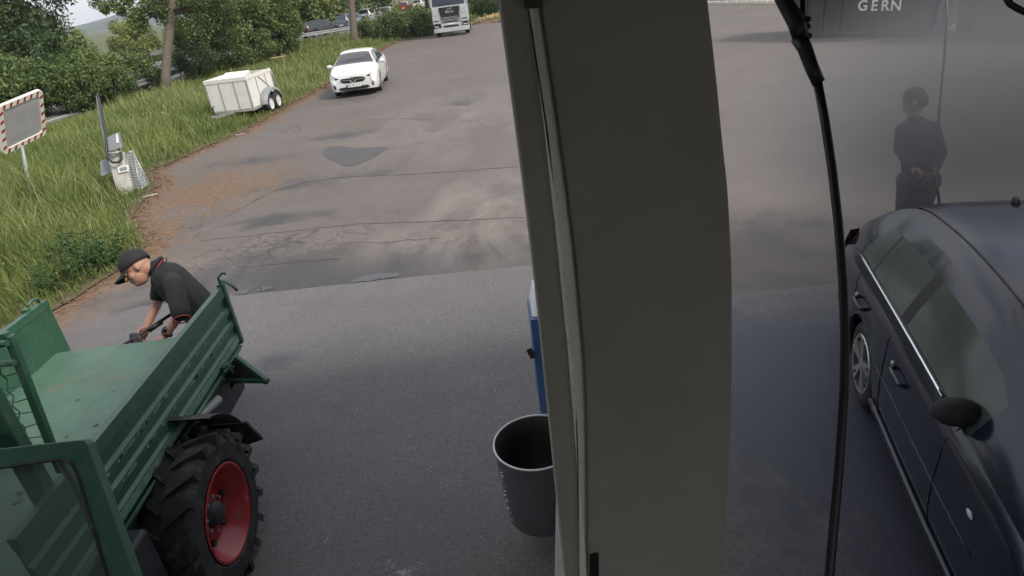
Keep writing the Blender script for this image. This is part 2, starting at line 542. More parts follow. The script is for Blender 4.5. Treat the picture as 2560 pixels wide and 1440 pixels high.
def ground_material(name, base, dark, dirtc, rough, wetrough, crack=True, speck=0.0, bump=0.25):
    m = bpy.data.materials.new(name)
    m.use_nodes = True
    t = m.node_tree
    L = t.links.new
    b = t.nodes['Principled BSDF']
    tcn = t.nodes.new('ShaderNodeTexCoord')
    def noise(sc, det=6, ro=0.6, stretch=None, dist=0.0):
        n = t.nodes.new('ShaderNodeTexNoise')
        n.inputs['Scale'].default_value = sc
        n.inputs['Detail'].default_value = det
        n.inputs['Roughness'].default_value = ro
        n.inputs['Distortion'].default_value = dist
        if stretch:
            mpn = t.nodes.new('ShaderNodeMapping')
            mpn.inputs['Scale'].default_value = stretch
            L(tcn.outputs['Object'], mpn.inputs['Vector'])
            L(mpn.outputs['Vector'], n.inputs['Vector'])
        else:
            L(tcn.outputs['Object'], n.inputs['Vector'])
        return n.outputs['Fac']
    def ramp(src, p0, p1, v0=0.0, v1=1.0):
        r_ = t.nodes.new('ShaderNodeMapRange')
        r_.inputs['From Min'].default_value = p0
        r_.inputs['From Max'].default_value = p1
        r_.inputs['To Min'].default_value = v0
        r_.inputs['To Max'].default_value = v1
        L(src, r_.inputs['Value'])
        return r_.outputs['Result']
    def math_(op, a, c=None):
        n = t.nodes.new('ShaderNodeMath')
        n.operation = op
        for i, q in enumerate((a, c)):
            if q is None:
                continue
            if isinstance(q, (int, float)):
                n.inputs[i].default_value = q
            else:
                L(q, n.inputs[i])
        return n.outputs[0]
    def mix(f, a, c, blend='MIX'):
        n = t.nodes.new('ShaderNodeMix')
        n.data_type = 'RGBA'
        n.blend_type = blend
        L(f, n.inputs['Factor']) if not isinstance(f, float) else setattr(n.inputs['Factor'], 'default_value', f)
        for k, q in (('A', a), ('B', c)):
            if isinstance(q, tuple):
                n.inputs[k].default_value = (*q, 1)
            else:
                L(q, n.inputs[k])
        return n.outputs['Result']
    def attr(k):
        n = t.nodes.new('ShaderNodeAttribute')
        n.attribute_name = k
        return n.outputs['Fac']
    col = mix(ramp(noise(0.35, 8, 0.65), 0.32, 0.68), tuple(c * 0.86 for c in base), tuple(min(1, c * 1.14) for c in base))
    col = mix(ramp(noise(2.0, 6, 0.7, (0.35, 1.0, 1.0)), 0.42, 0.62, 0.0, 0.35), col, tuple(c * 0.78 for c in base))
    col = mix(ramp(noise(48, 4, 0.75), 0.40, 0.66, 0.0, 0.75), col, tuple(c * 0.50 for c in base))
    if speck:
        vo = t.nodes.new('ShaderNodeTexVoronoi')
        vo.inputs['Scale'].default_value = 34
        L(tcn.outputs['Object'], vo.inputs['Vector'])
        sp = math_('MULTIPLY', ramp(vo.outputs['Distance'], 0.13, 0.08), ramp(noise(2.3, 6, 0.7), 0.48, 0.66))
        sp = math_('MULTIPLY', sp, attr('speck'))
        col = mix(math_('MULTIPLY', sp, speck), col, (0.62, 0.62, 0.62))
        vo2 = t.nodes.new('ShaderNodeTexVoronoi')
        vo2.inputs['Scale'].default_value = 110
        L(tcn.outputs['Object'], vo2.inputs['Vector'])
        col = mix(math_('MULTIPLY', ramp(vo2.outputs['Distance'], 0.30, 0.2), 0.35), col, tuple(min(1, c * 1.7) for c in base))
    wetm = math_('MULTIPLY', attr('wet'), 1.0)
    wetn = ramp(math_('ADD', wetm, ramp(noise(1.3, 8, 0.7), 0.3, 0.7, -0.35, 0.35)), 0.35, 0.75)
    wetn = math_('MULTIPLY', wetn, ramp(attr('wet'), 0.02, 0.2))
    col = mix(wetn, col, dark)
    dm = ramp(math_('ADD', attr('dirt'), ramp(noise(2.2, 9, 0.75), 0.3, 0.7, -0.45, 0.45)), 0.35, 0.8)
    dm = math_('MULTIPLY', dm, ramp(attr('dirt'), 0.01, 0.15))
    col = mix(dm, col, mix(ramp(noise(9, 6, 0.7), 0.35, 0.65), dirtc, tuple(c * 0.5 for c in dirtc)))
    if crack:
        dn = t.nodes.new('ShaderNodeTexNoise')
        dn.inputs['Scale'].default_value = 1.6
        dn.inputs['Detail'].default_value = 5
        L(tcn.outputs['Object'], dn.inputs['Vector'])
        va = t.nodes.new('ShaderNodeVectorMath')
        va.operation = 'MULTIPLY_ADD'
        va.inputs[1].default_value = (0.9, 0.9, 0.9)
        L(dn.outputs['Color'], va.inputs[0])
        L(tcn.outputs['Object'], va.inputs[2])
        tot = None
        for sc, wd in ((1.5, 0.028), (3.6, 0.045)):
            vo = t.nodes.new('ShaderNodeTexVoronoi')
            vo.feature = 'DISTANCE_TO_EDGE'
            vo.inputs['Scale'].default_value = sc
            L(va.outputs[0], vo.inputs['Vector'])
            e = ramp(vo.outputs['Distance'], wd, wd * 0.25)
            tot = e if tot is None else math_('MAXIMUM', tot, e)
        cm = ramp(math_('ADD', attr('crack'), ramp(noise(0.8, 5), 0.3, 0.7, -0.4, 0.4)), 0.4, 0.7)
        cm = math_('MULTIPLY', math_('MULTIPLY', tot, cm), ramp(attr('crack'), 0.02, 0.15))
        col = mix(cm, col, tuple(c * 0.42 for c in base))
    fm = ramp(math_('MULTIPLY', attr('foam'), ramp(noise(11, 8, 0.8), 0.42, 0.6)), 0.3, 0.6)
    col = mix(math_('MULTIPLY', fm, 0.7), col, (0.38, 0.40, 0.44))
    du = math_('MULTIPLY', attr('dust_and_light'), ramp(noise(1.1, 8, 0.7, (0.8, 0.35, 1.0), 0.6), 0.42, 0.62))
    col = mix(du, col, tuple(min(1, c * 1.5) for c in base))
    L(col, b.inputs['Base Color'])
    b.inputs['Specular IOR Level'].default_value = 0.28
    rr = t.nodes.new('ShaderNodeMapRange')
    L(wetn, rr.inputs['Value'])
    rr.inputs['To Min'].default_value = rough
    rr.inputs['To Max'].default_value = wetrough
    L(rr.outputs['Result'], b.inputs['Roughness'])
    bu = t.nodes.new('ShaderNodeBump')
    bu.inputs['Strength'].default_value = bump
    bu.inputs['Distance'].default_value = 0.01
    L(noise(55, 4, 0.75), bu.inputs['Height'])
    L(bu.outputs['Normal'], b.inputs['Normal'])
    M[name] = m
    return m

ground_material('yard_asphalt', (0.142, 0.126, 0.118), (0.045, 0.042, 0.043), (0.20, 0.125, 0.075), 0.8, 0.45)
ground_material('slab_concrete', (0.138, 0.133, 0.136), (0.040, 0.043, 0.062), (0.11, 0.10, 0.08), 0.72, 0.33, crack=False, speck=0.85, bump=0.6)  # second colour: wet slab with a bluish reflection painted in

# edge of the grass verge along the yard, from the photograph, near to far
EDGE_PX = [(-260, 960), (0, 838), (110, 792), (180, 752), (240, 712), (330, 660), (382, 614), (352, 566), (334, 532), (372, 494), (392, 466), (372, 432),
           (440, 402), (530, 362), (600, 334), (680, 288), (760, 243), (830, 206), (900, 158), (950, 124), (985, 107), (1040, 96), (1085, 86)]
EDGE = np.array([G(*p)[:2] for p in EDGE_PX])
FAR_PX = [(1180, 62), (1215, 56), (1260, 53), (1330, 49), (1420, 44)]
FAR = np.array([G(*p)[:2] for p in FAR_PX])
def wob(line, amp, step=0.35):
    out = []
    for a, b in zip(line[:-1], line[1:]):
        n = max(1, int(np.linalg.norm(b - a) / step))
        for i in range(n):
            out.append(a + (b - a) * i / n + rng.normal(0, amp, 2) * (0 if i == 0 and len(out) == 0 else 1))
    out.append(line[-1])
    return np.array(out)
EDGEW = wob(EDGE, 0.05)

def bl(x, y, px, py, rx, ry, rot=0.0):    # soft blob on the ground round a pixel
    c = G(px, py)
    dx, dy = x - c[0], y - c[1]
    ca, sa = math.cos(rot), math.sin(rot)
    u, v_ = (dx * ca + dy * sa) / rx, (-dx * sa + dy * ca) / ry
    return np.exp(-(u * u + v_ * v_))
def a_dirt(x, y):
    d = polydist(x, y, EDGE)
    base = np.exp(-d / 0.8) * 0.95
    return np.maximum.reduce([base, 0.75 * bl(x, y, 520, 480, 2.2, 2.6), 0.6 * bl(x, y, 420, 560, 1.2, 1.4), 0.5 * bl(x, y, 620, 460, 2.0, 2.0), 0.35 * bl(x, y, 560, 400, 2.5, 3), 0.34 * bl(x, y, 800, 330, 4, 5), 0.32 * bl(x, y, 900, 180, 4, 9), 0.30 * bl(x, y, 1150, 120, 6, 12)])
def a_wet_shade(x, y):  # damp stains, plus dimness painted into the colour on the right
    s = [1.0 * bl(x, y, 640, 700, 2.6, 0.9), 1.0 * bl(x, y, 950, 672, 2.2, 0.75), 0.7 * bl(x, y, 1250, 640, 1.6, 0.8), 0.9 * bl(x, y, 560, 715, 1.1, 0.55), 0.95 * bl(x, y, 760, 705, 1.1, 0.45), 0.8 * bl(x, y, 1000, 680, 1.2, 0.35), 0.55 * bl(x, y, 640, 650, 1.4, 0.8),
         0.7 * bl(x, y, 1180, 655, 1.4, 0.55), 0.45 * bl(x, y, 1260, 600, 0.8, 0.5), 0.8 * bl(x, y, 690, 548, 1.1, 0.5), 0.8 * bl(x, y, 745, 462, 1.5, 0.5), 0.7 * bl(x, y, 850, 445, 1.7, 0.35),
         0.7 * bl(x, y, 640, 400, 1.6, 0.6), 0.75 * bl(x, y, 860, 340, 1.5, 0.7), 0.4 * bl(x, y, 760, 325, 0.6, 1.0), 0.5 * bl(x, y, 1155, 258, 0.9, 0.8), 0.4 * bl(x, y, 1060, 355, 0.6, 0.4),
         0.5 * bl(x, y, 890, 250, 1.6, 1.0), 0.4 * bl(x, y, 1050, 115, 3.0, 3.0), 0.45 * bl(x, y, 1960, 700, 1.0, 0.5), 0.5 * bl(x, y, 1960, 560, 1.5, 0.9), .40 * np.clip((x - 1.0) / 2, 0, 1) * np.clip((8.5 - y) / 3, 0, 1)]  # first blob darkens under the saloon; last term paints the dimmer right side
    return np.maximum.reduce(s)
def a_crack(x, y):
    return np.maximum.reduce([1.0 * bl(x, y, 700, 640, 2.6, 1.3), 0.9 * bl(x, y, 560, 650, 1.6, 1.2), 0.7 * bl(x, y, 950, 640, 1.5, 0.9), 0.5 * bl(x, y, 560, 520, 1.5, 1.8), 0.35 * bl(x, y, 740, 320, 1.2, 1.6)])
ZERO = lambda x, y: x * 0
ys = np.concatenate([np.arange(-8, 4, 1.0), np.arange(4, 13, 0.16), np.arange(13, 30, 0.4), np.arange(30, 95, 1.2)])
xs = np.concatenate([np.arange(-60, -16, 2.0), np.arange(-16, -9, 0.5), np.arange(-9, 5, 0.16), np.arange(5, 20, 0.5), np.arange(20, 71, 2.0)])
me = grid_sheet('yard', xs, ys, 0.0, dict(dirt=a_dirt, wet=a_wet_shade, crack=a_crack, foam=ZERO, speck=ZERO, dust_and_light=lambda x, y: np.maximum.reduce([0.9 * bl(x, y, 1220, 520, 1.3, 2.2), 0.7 * bl(x, y, 1080, 590, 1.2, .9), 0.5 * bl(x, y, 1150, 300, 3, 5), 0.5 * bl(x, y, 800, 600, 1.2, .6), 0.4 * bl(x, y, 420, 720, 1.2, 1.2)])))
me.materials.append(M['yard_asphalt'])
yard = struct(obj('yard', me, None))
big = MB()
big.add([(-3000, -400, -0.06), (3000, -400, -0.06), (3000, 5000, -0.06), (-3000, 5000, -0.06)], [(0, 1, 2, 3)])
struct(obj('ground', big, 'meadow_soil', fix=False))

# wash-bay slab: its front edge lies further out in the left bay than in the right
sl = [G(130, 862), G(345, 772), G(560, 748), G(1000, 701), G(1345, 667)]
sr = [G(1600, 772), G(1840, 743), G(2110, 713), G(2600, 655)]
SLAB = [(-9, -7), (-9, sl[0][1] - 1.6)] + [tuple(p[:2]) for p in sl] + [tuple(p[:2]) for p in sr] + [(9, sr[-1][1]), (9, -7)]
b = bmesh.new()
def a_foam(x, y):
    return 0.8 * np.maximum.reduce([1.0 * bl(x, y, 1010, 1425, 0.20, 0.10), 0.8 * bl(x, y, 970, 1300, 0.12, 0.10), 0.7 * bl(x, y, 1080, 1310, 0.12, 0.08), 0.6 * bl(x, y, 850, 1270, 0.14, 0.1), 0.5 * bl(x, y, 690, 1365, 0.15, 0.1)])
def a_swet(x, y):
    k = np.clip((x - 0.9) / 0.9, 0, 1) * np.clip((6.2 - y) / 1.5, 0, 1)
    return np.maximum.reduce([0.95 * k, 0.35 * bl(x, y, 900, 1000, 1.2, 0.8), 0.4 * bl(x, y, 640, 1150, 0.35, 0.5), 0.5 * bl(x, y, 700, 900, 0.4, 0.3)])
sxs = np.arange(-9, 9.01, 0.12)
sys_ = np.arange(-7, 9.3, 0.12)
top = grid_sheet('bay_slab', sxs, sys_, 0.0, dict(dirt=lambda x, y: 0.3 * bl(x, y, 660, 960, 0.5, 0.5), wet=a_swet, crack=ZERO, foam=a_foam, dust_and_light=lambda x, y: np.clip((y - 5.2) / 2.0, 0, 1) * .1, speck=lambda x, y: np.clip(1.15 - np.maximum(0, x - 0.3), 0, 1)),  # slab term: brightening towards the outer edge painted into the colour
                 keep=lambda x, y: inpoly(x, y, SLAB))
top.materials.append(M['slab_concrete'])
b.free()
# snap the jagged front of the grid to the slab's true edge
line = np.array(SLAB[1:-1])
n = len(top.vertices)
co_ = np.empty(n * 3, np.float32)
top.vertices.foreach_get('co', co_)
co_ = co_.reshape(-1, 3)
used = np.zeros(n, int)
for p in top.polygons:
    for q in p.vertices:
        used[q] += 1
segs = list(zip(line[:-1], line[1:]))
for i in np.where((used > 0) & (used < 4) & (co_[:, 1] > 3))[0]:
    best = None
    for a_, b_ in segs:
        d = b_ - a_
        tt = np.clip(((co_[i, :2] - a_) @ d) / (d @ d + 1e-9), 0, 1)
        q = a_ + tt * d
        dd = np.linalg.norm(co_[i, :2] - q)
        if best is None or dd < best[0]:
            best = (dd, q)
    if best[0] < 0.3:
        co_[i, :2] = best[1]
co_[:, 2] = 0.03
top.vertices.foreach_set('co', co_.ravel())
slab = struct(obj('bay_slab', top, None))
rim = MB()
for a_, b_ in segs:
    rim.add([(a_[0], a_[1], 0.03), (b_[0], b_[1], 0.03), (b_[0], b_[1], -0.05), (a_[0], a_[1], -0.05)], [(0, 1, 2, 3)])
obj('slab_edge', rim, 'concrete', slab)

# verge: earth sheet with an uneven edge
OUT = [(-3.0, 76), (-16, 84), (-60, 120), (-140, 120), (-140, -20), (-12, -20), (-9.2, 4.6)]
VPOLY = [tuple(p) for p in EDGEW] + OUT[0:0]
last = EDGE[-1]
VPOLY = [tuple(p) for p in EDGEW] + [(last[0] + 0.3, last[1] + 6), (-2.5, 70), (-16, 84), (-140, 120), (-140, -20), (-9.5, -20)]
def ngon(name, poly, z, mat, depth=0.0):
    bmn = bmesh.new()
    vs = [bmn.verts.new((p[0], p[1], z)) for p in poly]
    f = bmn.faces.new(vs)
    bmesh.ops.triangulate(bmn, faces=[f])
    bmesh.ops.recalc_face_normals(bmn, faces=bmn.faces)
    if bmn.faces[:][0].normal.z < 0:
        bmesh.ops.reverse_faces(bmn, faces=bmn.faces)
    me_ = bpy.data.meshes.new(name)
    bmn.to_mesh(me_)
    bmn.free()
    return obj(name, me_, mat)
struct(ngon('verge', VPOLY, 0.022, 'soil'))
FPOLY = [tuple(p) for p in wob(FAR, 0.25, 0.8)] + [(14, 78), (60, 62), (140, 62), (140, 150), (-20, 150), (-12, 84), (-2.6, 71)]
struct(ngon('far_verge', FPOLY, 0.02, 'meadow_soil'))

# the main road with its traffic, beyond the verge
ROAD_NEAR_PX = [(100, 330), (300, 262), (440, 212), (590, 140), (760, 106), (930, 80), (1060, 58), (1160, 38), (1300, 8)]
RN = np.array([G(*p)[:2] for p in ROAD_NEAR_PX])
RN[0] = RN[1] + (RN[1] - RN[2]) * 1.5
def offset_line(line, d):
    out = []
    for i in range(len(line)):
        t_ = line[min(i + 1, len(line) - 1)] - line[max(i - 1, 0)]
        t_ = t_ / np.linalg.norm(t_)
        out.append(line[i] + np.array([-t_[1], t_[0]]) * d)
    return np.array(out)
RA = offset_line(RN, 0.9)
RB = offset_line(RN, 11.5)
rd = MB()
nR = len(RA)
rd.add([(p[0], p[1], 0.05) for p in RA] + [(p[0], p[1], 0.05) for p in RB], [(i, i + 1, nR + i + 1, nR + i) for i in range(nR - 1)])
struct(obj('road', rd, 'road_asphalt'))
ln = MB()
for o1, o2 in ((1.4, 1.55), (10.8, 10.95)):
    A_, B_ = offset_line(RN, o1), offset_line(RN, o2)
    ln.add([(p[0], p[1], 0.056) for p in A_] + [(p[0], p[1], 0.056) for p in B_], [(i, i + 1, nR + i + 1, nR + i) for i in range(nR - 1)])
struct(obj('road_edge_line', ln, 'kerb_white'))

# wooded hill in the distance
hv, hf = [], []
nh, nr = 60, 14
hx = np.linspace(-1500, 900, nh)
for j in range(nr):
    for i in range(nh):
        x = hx[i]
        prof = 62 * math.exp(-((x + 420) / 330) ** 2) + 95 * math.exp(-((x + 40) / 420) ** 2) + 40 * math.exp(-((x - 600) / 500) ** 2)
        t_ = math.sin(math.pi * j / (nr - 1))
        hv.append((x, 1250 + j * 55, -1 + prof * t_ + random.uniform(-1, 1) * 2.0 * t_))
for j in range(nr - 1):
    for i in range(nh - 1):
        hf.append((j * nh + i, j * nh + i + 1, (j + 1) * nh + i + 1, (j + 1) * nh + i))
hm = MB()
hm.add(hv, hf)
pm('hill_forest', (0.04, 0.06, 0.04), 0.95, var=0.5, vs=0.02)
struct(obj('hill', hm, 'hill_forest', smooth=True))

# puddles, patch and cracks on the yard
def smooth_poly(pts, it=2):
    p = [np.array(q) for q in pts]
    for _ in range(it):
        o_ = []
        for i in range(len(p)):
            a_, b_ = p[i], p[(i + 1) % len(p)]
            o_ += [a_ * 0.75 + b_ * 0.25, a_ * 0.25 + b_ * 0.75]
        p = o_
    return p
def water(name='puddle_water'):
    m = bpy.data.materials.new(name)
    m.use_nodes = True
    b_ = m.node_tree.nodes['Principled BSDF']
    b_.inputs['Base Color'].default_value = (0.035, 0.035, 0.035, 1)
    b_.inputs['Roughness'].default_value = 0.03
    b_.inputs['Specular IOR Level'].default_value = 0.7
    M[name] = m
water()
pm('damp_asphalt', (0.066, 0.064, 0.066), 0.75, var=0.12, vs=2.5)
for pts, mt in (([(868, 706), (905, 690), (960, 684), (998, 683), (998, 692), (985, 694), (960, 697), (930, 702), (890, 707)], 'puddle_water'),
                ([(584, 736), (606, 727), (622, 724), (626, 730), (612, 736)], 'puddle_water'), ([(640, 727), (650, 719), (668, 717), (682, 717), (676, 724), (656, 728)], 'puddle_water'),
                ([(806, 372), (838, 363), (880, 371), (930, 369), (982, 366), (948, 384), (920, 402), (886, 415), (856, 416), (846, 404), (812, 396)], 'damp_asphalt'),
                ([(1130, 258), (1150, 254), (1180, 257), (1170, 263), (1140, 264)], 'damp_asphalt')):
    poly = smooth_poly([G(*p)[:2] for p in pts])
    struct(ngon('puddle', [p + rng.normal(0, 0.012, 2) for p in poly], 0.006, mt))
def ribbon(pts, wd):
    P = [G(*p)[:2] for p in pts]
    Q = []
    for a_, b_ in zip(P[:-1], P[1:]):
        k = max(2, int(np.linalg.norm(b_ - a_) / 0.12))
        for i in range(k):
            Q.append(a_ + (b_ - a_) * i / k + rng.normal(0, 0.014, 2))
    Q.append(P[-1])
    Q = np.array(Q)
    v_, f_ = [], []
    for i in range(len(Q)):
        t_ = Q[min(i + 1, len(Q) - 1)] - Q[max(i - 1, 0)]
        t_ = t_ / (np.linalg.norm(t_) + 1e-9)
        nn = np.array([-t_[1], t_[0]]) * wd * rng.uniform(0.25, 0.9)
        v_ += [(*(Q[i] + nn), 0.004), (*(Q[i] - nn), 0.004)]
        if i:
            f_.append((2 * i - 2, 2 * i - 1, 2 * i + 1, 2 * i))
    r_ = MB()
    r_.add(v_, f_)
    return r_
for pts, wd in (([(560, 545), (640, 500), (690, 476), (760, 456), (850, 443), (1000, 437), (1150, 428), (1305, 416)], 0.035), ([(500, 602), (640, 588), (760, 574), (900, 560), (1090, 553), (1312, 544)], 0.022),
                ([(850, 612), (905, 606), (960, 608), (1020, 600), (1100, 596)], 0.016), ([(640, 640), (720, 610), (770, 590), (800, 575)], 0.018), ([(560, 640), (600, 668), (680, 660), (760, 652), (850, 646)], 0.02),
                ([(700, 335), (745, 312), (750, 325), (735, 332)], 0.03), ([(905, 300), (1000, 296), (1090, 300)], 0.02)):
    obj('crack', ribbon(pts, wd), 'crack_fill', yard)

# ------------------------------------------------------------------ grass, litter and grit
def scatter_ground(n, rmax, poly, rmin=5.5, a0=-62, a1=18, power=0.6):
    r_ = rmin * (rmax / rmin) ** (rng.random(n) ** power)
    a = np.radians(rng.uniform(a0, a1, n))
    x, y = r_ * np.sin(a), r_ * np.cos(a)
    k = inpoly(x, y, poly)
    return x[k], y[k]
def blades(x, y, z, h, wd, lean, seg=2):
    n = len(x)
    th = rng.uniform(0, 2 * np.pi, n)
    lx, ly = np.cos(th) * lean * h, np.sin(th) * lean * h
    ph = rng.uniform(0, np.pi, n)
    wx, wy = np.cos(ph) * wd / 2, np.sin(ph) * wd / 2
    V = np.empty((n, 5, 3), np.float32)
    V[:, 0] = np.stack([x - wx, y - wy, z], 1)
    V[:, 1] = np.stack([x + wx, y + wy, z], 1)
    V[:, 2] = np.stack([x + wx * 0.7 + lx * 0.35, y + wy * 0.7 + ly * 0.35, z + h * 0.62], 1)
    V[:, 3] = np.stack([x - wx * 0.7 + lx * 0.35, y - wy * 0.7 + ly * 0.35, z + h * 0.62], 1)
    V[:, 4] = np.stack([x + lx, y + ly, z + h], 1)
    i = np.arange(n)[:, None] * 5
    F = np.concatenate([i + np.array([[0, 1, 2]]), i + np.array([[0, 2, 3]]), i + np.array([[3, 2, 4]])], 0)
    return V.reshape(-1, 3), F
GPOLY = VPOLY
x, y = scatter_ground(330000, 90, GPOLY)
road_d = polydist(x, y, (RN + offset_line(RN, 12)) / 2)
k = road_d > 6.4
x, y = x[k], y[k]
d = polydist(x, y, EDGE)
k = (d > 0.12) | (rng.random(len(x)) < 0.3)
x, y, d = x[k], y[k], d[k]
dist = np.hypot(x, y)
lowf = 0.5 + 0.5 * np.sin(x * 0.9 + 1.3 * np.sin(y * 0.5)) * np.cos(y * 0.7 + np.sin(x * 0.6))
h = np.clip(0.10 + 0.32 * d, 0.08, 0.80) * (0.6 + 0.5 * lowf) * rng.uniform(0.6, 1.25, len(x))
mf = G(86, 528)
h = np.where((np.abs(x - mf[0] * y / mf[1]) < .35) & (y < mf[1]) & (y > mf[1] - 1.6), h * .4, h)
far = np.clip((dist - 18) / 12, 0, 1)
h = h * (1 - 0.45 * far)
wdt = 0.006 + 0.00095 * dist
V, F = blades(x, y, np.full(len(x), 0.02), h, wdt, rng.uniform(0.1, 0.75, len(x)))
stuff(obj('grass', fastmesh('grass', V, F, 'grass'), None))
x, y = scatter_ground(60000, 140, FPOLY, rmin=50, a0=-10, a1=40)
V, F = blades(x, y, np.full(len(x), 0.0), rng.uniform(0.15, 0.5, len(x)), np.full(len(x), 0.07), rng.uniform(0.1, 0.6, len(x)))
stuff(obj('far_grass', fastmesh('far_grass', V, F, 'grass'), None))
# pale seed stalks standing above the grass
x, y = scatter_ground(26000, 60, GPOLY)
d = polydist(x, y, EDGE)
k = (d > 0.5) & (polydist(x, y, (RN + offset_line(RN, 12)) / 2) > 6.6) & (np.sin(x * 1.1 + 2 * np.sin(y * .37)) + np.cos(y * .8 + x * .3) + rng.normal(0, .5, len(x)) > .2)
x, y, d = x[k], y[k], d[k]
dist = np.hypot(x, y)
leafmat('straw', (0.22, 0.24, 0.09), (0.50, 0.46, 0.24), 0.3, 1.0)
V, F = blades(x, y, np.full(len(x), 0.02), np.clip(.25 + .3 * d, .2, .95) * rng.uniform(.7, 1.15, len(x)) * np.where(dist > 20, .7, 1.0), 0.004 + 0.0006 * dist, rng.uniform(0.05, 0.5, len(x)))
stuff(obj('seed_stalks', fastmesh('seed_stalks', V, F, 'straw'), None))
# tiny white flower heads in the long grass
x, y = scatter_ground(700, 30, GPOLY)
d = polydist(x, y, EDGE)
k = (d > 0.4) & (rng.random(len(x)) < 0.5)
x, y, d = x[k], y[k], d[k]
n = len(x)
z = np.clip(0.15 + 0.3 * d, 0.1, 0.62) * rng.uniform(0.8, 1.2, n)
s_ = (0.005 + 0.0005 * np.hypot(x, y)) * rng.uniform(.5, 1.2, n)
V = np.stack([np.stack([x - s_, y, z], 1), np.stack([x, y - s_, z], 1), np.stack([x + s_, y, z], 1), np.stack([x, y, z + s_], 1)], 1).reshape(-1, 3)
i = np.arange(n)[:, None] * 4
stuff(obj('wild_flowers', fastmesh('wild_flowers', V, np.concatenate([i + np.array([[0, 1, 3]]), i + np.array([[1, 2, 3]])], 0), 'flower'), None))
# brown leaf litter along the verge
def bits(n_, pts, spread, size):
    idx = rng.integers(0, len(pts), n_)
    p = pts[idx] + rng.normal(0, spread, (n_, 2))
    ang = rng.uniform(0, np.pi, n_)
    s1 = size * rng.uniform(0.4, 1.5, n_) * (1 + np.hypot(p[:, 0], p[:, 1]) / 22)
    dx, dy = np.cos(ang) * s1, np.sin(ang) * s1
    V_ = np.empty((n_, 4, 3))
    zz = rng.uniform(0.008, 0.03, n_)
    V_[:, 0] = np.stack([p[:, 0] - dx, p[:, 1] - dy, zz], 1)
    V_[:, 1] = np.stack([p[:, 0] + dy * 0.5, p[:, 1] - dx * 0.5, zz + s1 * rng.uniform(0, 0.7, n_)], 1)
    V_[:, 2] = np.stack([p[:, 0] + dx, p[:, 1] + dy, zz + s1 * rng.uniform(0, 0.5, n_)], 1)
    V_[:, 3] = np.stack([p[:, 0] - dy * 0.5, p[:, 1] + dx * 0.5, zz], 1)
    i_ = np.arange(n_)[:, None] * 4
    return V_.reshape(-1, 3), np.concatenate([i_ + np.array([[0, 1, 2]]), i_ + np.array([[0, 2, 3]])], 0)
V, F = bits(11000, EDGEW, 0.16, 0.014)
stuff(obj('leaf_litter', fastmesh('leaf_litter', V, F, 'litter_brown'), None))
V, F = bits(500, wob(FAR, 0.2, 0.5), 0.4, 0.06)
stuff(obj('twig_litter', fastmesh('twig_litter', V, F, 'litter_brown'), None))
# pale grit lying on the slab
n_ = 1100
gx, gy = rng.uniform(-3.4, 0.2, n_), rng.uniform(2.6, 7.0, n_)
cl_c = rng.integers(0, 40, n_); ccx, ccy = rng.uniform(-3.2, .1, 40), rng.uniform(2.6, 6.2, 40)
msk = rng.random(n_) < .55; gx = np.where(msk, ccx[cl_c] + rng.normal(0, .16, n_), gx); gy = np.where(msk, ccy[cl_c] + rng.normal(0, .16, n_), gy)
kk = rng.random(n_) < 0.35 + 0.65 * np.clip((5.2 - gy) / 2.5, 0, 1)
gx, gy = gx[kk], gy[kk]
gm = MB()
for px, py in zip(gx, gy):
    s1 = random.uniform(0.0025, 0.0062)
    a = random.uniform(0, 6.28)
    gm.add([(px + s1 * math.cos(a + q), py + s1 * math.sin(a + q), 0.0305) for q in (0, 2.1, 4.2)] + [(px, py, 0.0305 + s1 * 0.9)], [(0, 1, 3), (1, 2, 3), (2, 0, 3)])
stuff(obj('grit', gm, 'grit', fix=False))

# ------------------------------------------------------------------ trees, bushes, hedges
def leaf_cloud(name, mat, n, centres, crad, leaf, squash=1.0, up=0.2):
    """leaf quads gathered in clumps round the given centres"""
    ci = rng.integers(0, len(centres), n)
    c = np.array(centres)[ci]
    r_ = np.array(crad)[ci][:, None] if not np.isscalar(crad) else crad
    dirs = rng.normal(0, 1, (n, 3))
    dirs /= np.linalg.norm(dirs, axis=1)[:, None]
    rad = rng.random(n)[:, None] ** 0.45
    p = c + dirs * rad * r_ * np.array([1, 1, squash])
    nrm = dirs * 0.6 + rng.normal(0, 0.6, (n, 3)) + np.array([0, 0, up])
    nrm /= np.linalg.norm(nrm, axis=1)[:, None]
    t_ = np.cross(nrm, rng.normal(0, 1, (n, 3)))
    t_ /= np.linalg.norm(t_, axis=1)[:, None] + 1e-9
    b_ = np.cross(nrm, t_)
    s_ = leaf * rng.uniform(0.55, 1.35, n)[:, None]
    V_ = np.stack([p - t_ * s_, p + b_ * s_ * 0.5, p + t_ * s_, p - b_ * s_ * 0.5], 1).reshape(-1, 3)
    F_ = np.arange(n * 4).reshape(-1, 4)
    return fastmesh(name, V_, F_, mat)
def limb(mb, a, b, ra, rb, wob_=0.12, n=7):
    a, b = np.array(a, float), np.array(b, float)
    L_ = np.linalg.norm(b - a)
    pts = [a + (b - a) * t_ + (rng.normal(0, wob_ * L_ * 0.25, 3) if 0 < t_ < 1 else 0) for t_ in np.linspace(0, 1, 6)]
    mb.tube(pts, list(np.linspace(ra, rb, 6)), n)
def clump_set(n, c, r, shell=0.55):
    out = []
    for _ in range(n):
        d_ = rng.normal(0, 1, 3)
        d_ /= np.linalg.norm(d_)
        q = rng.uniform(shell, 1.0)
        out.append(np.array(c) + d_ * q * np.array(r))
    return out
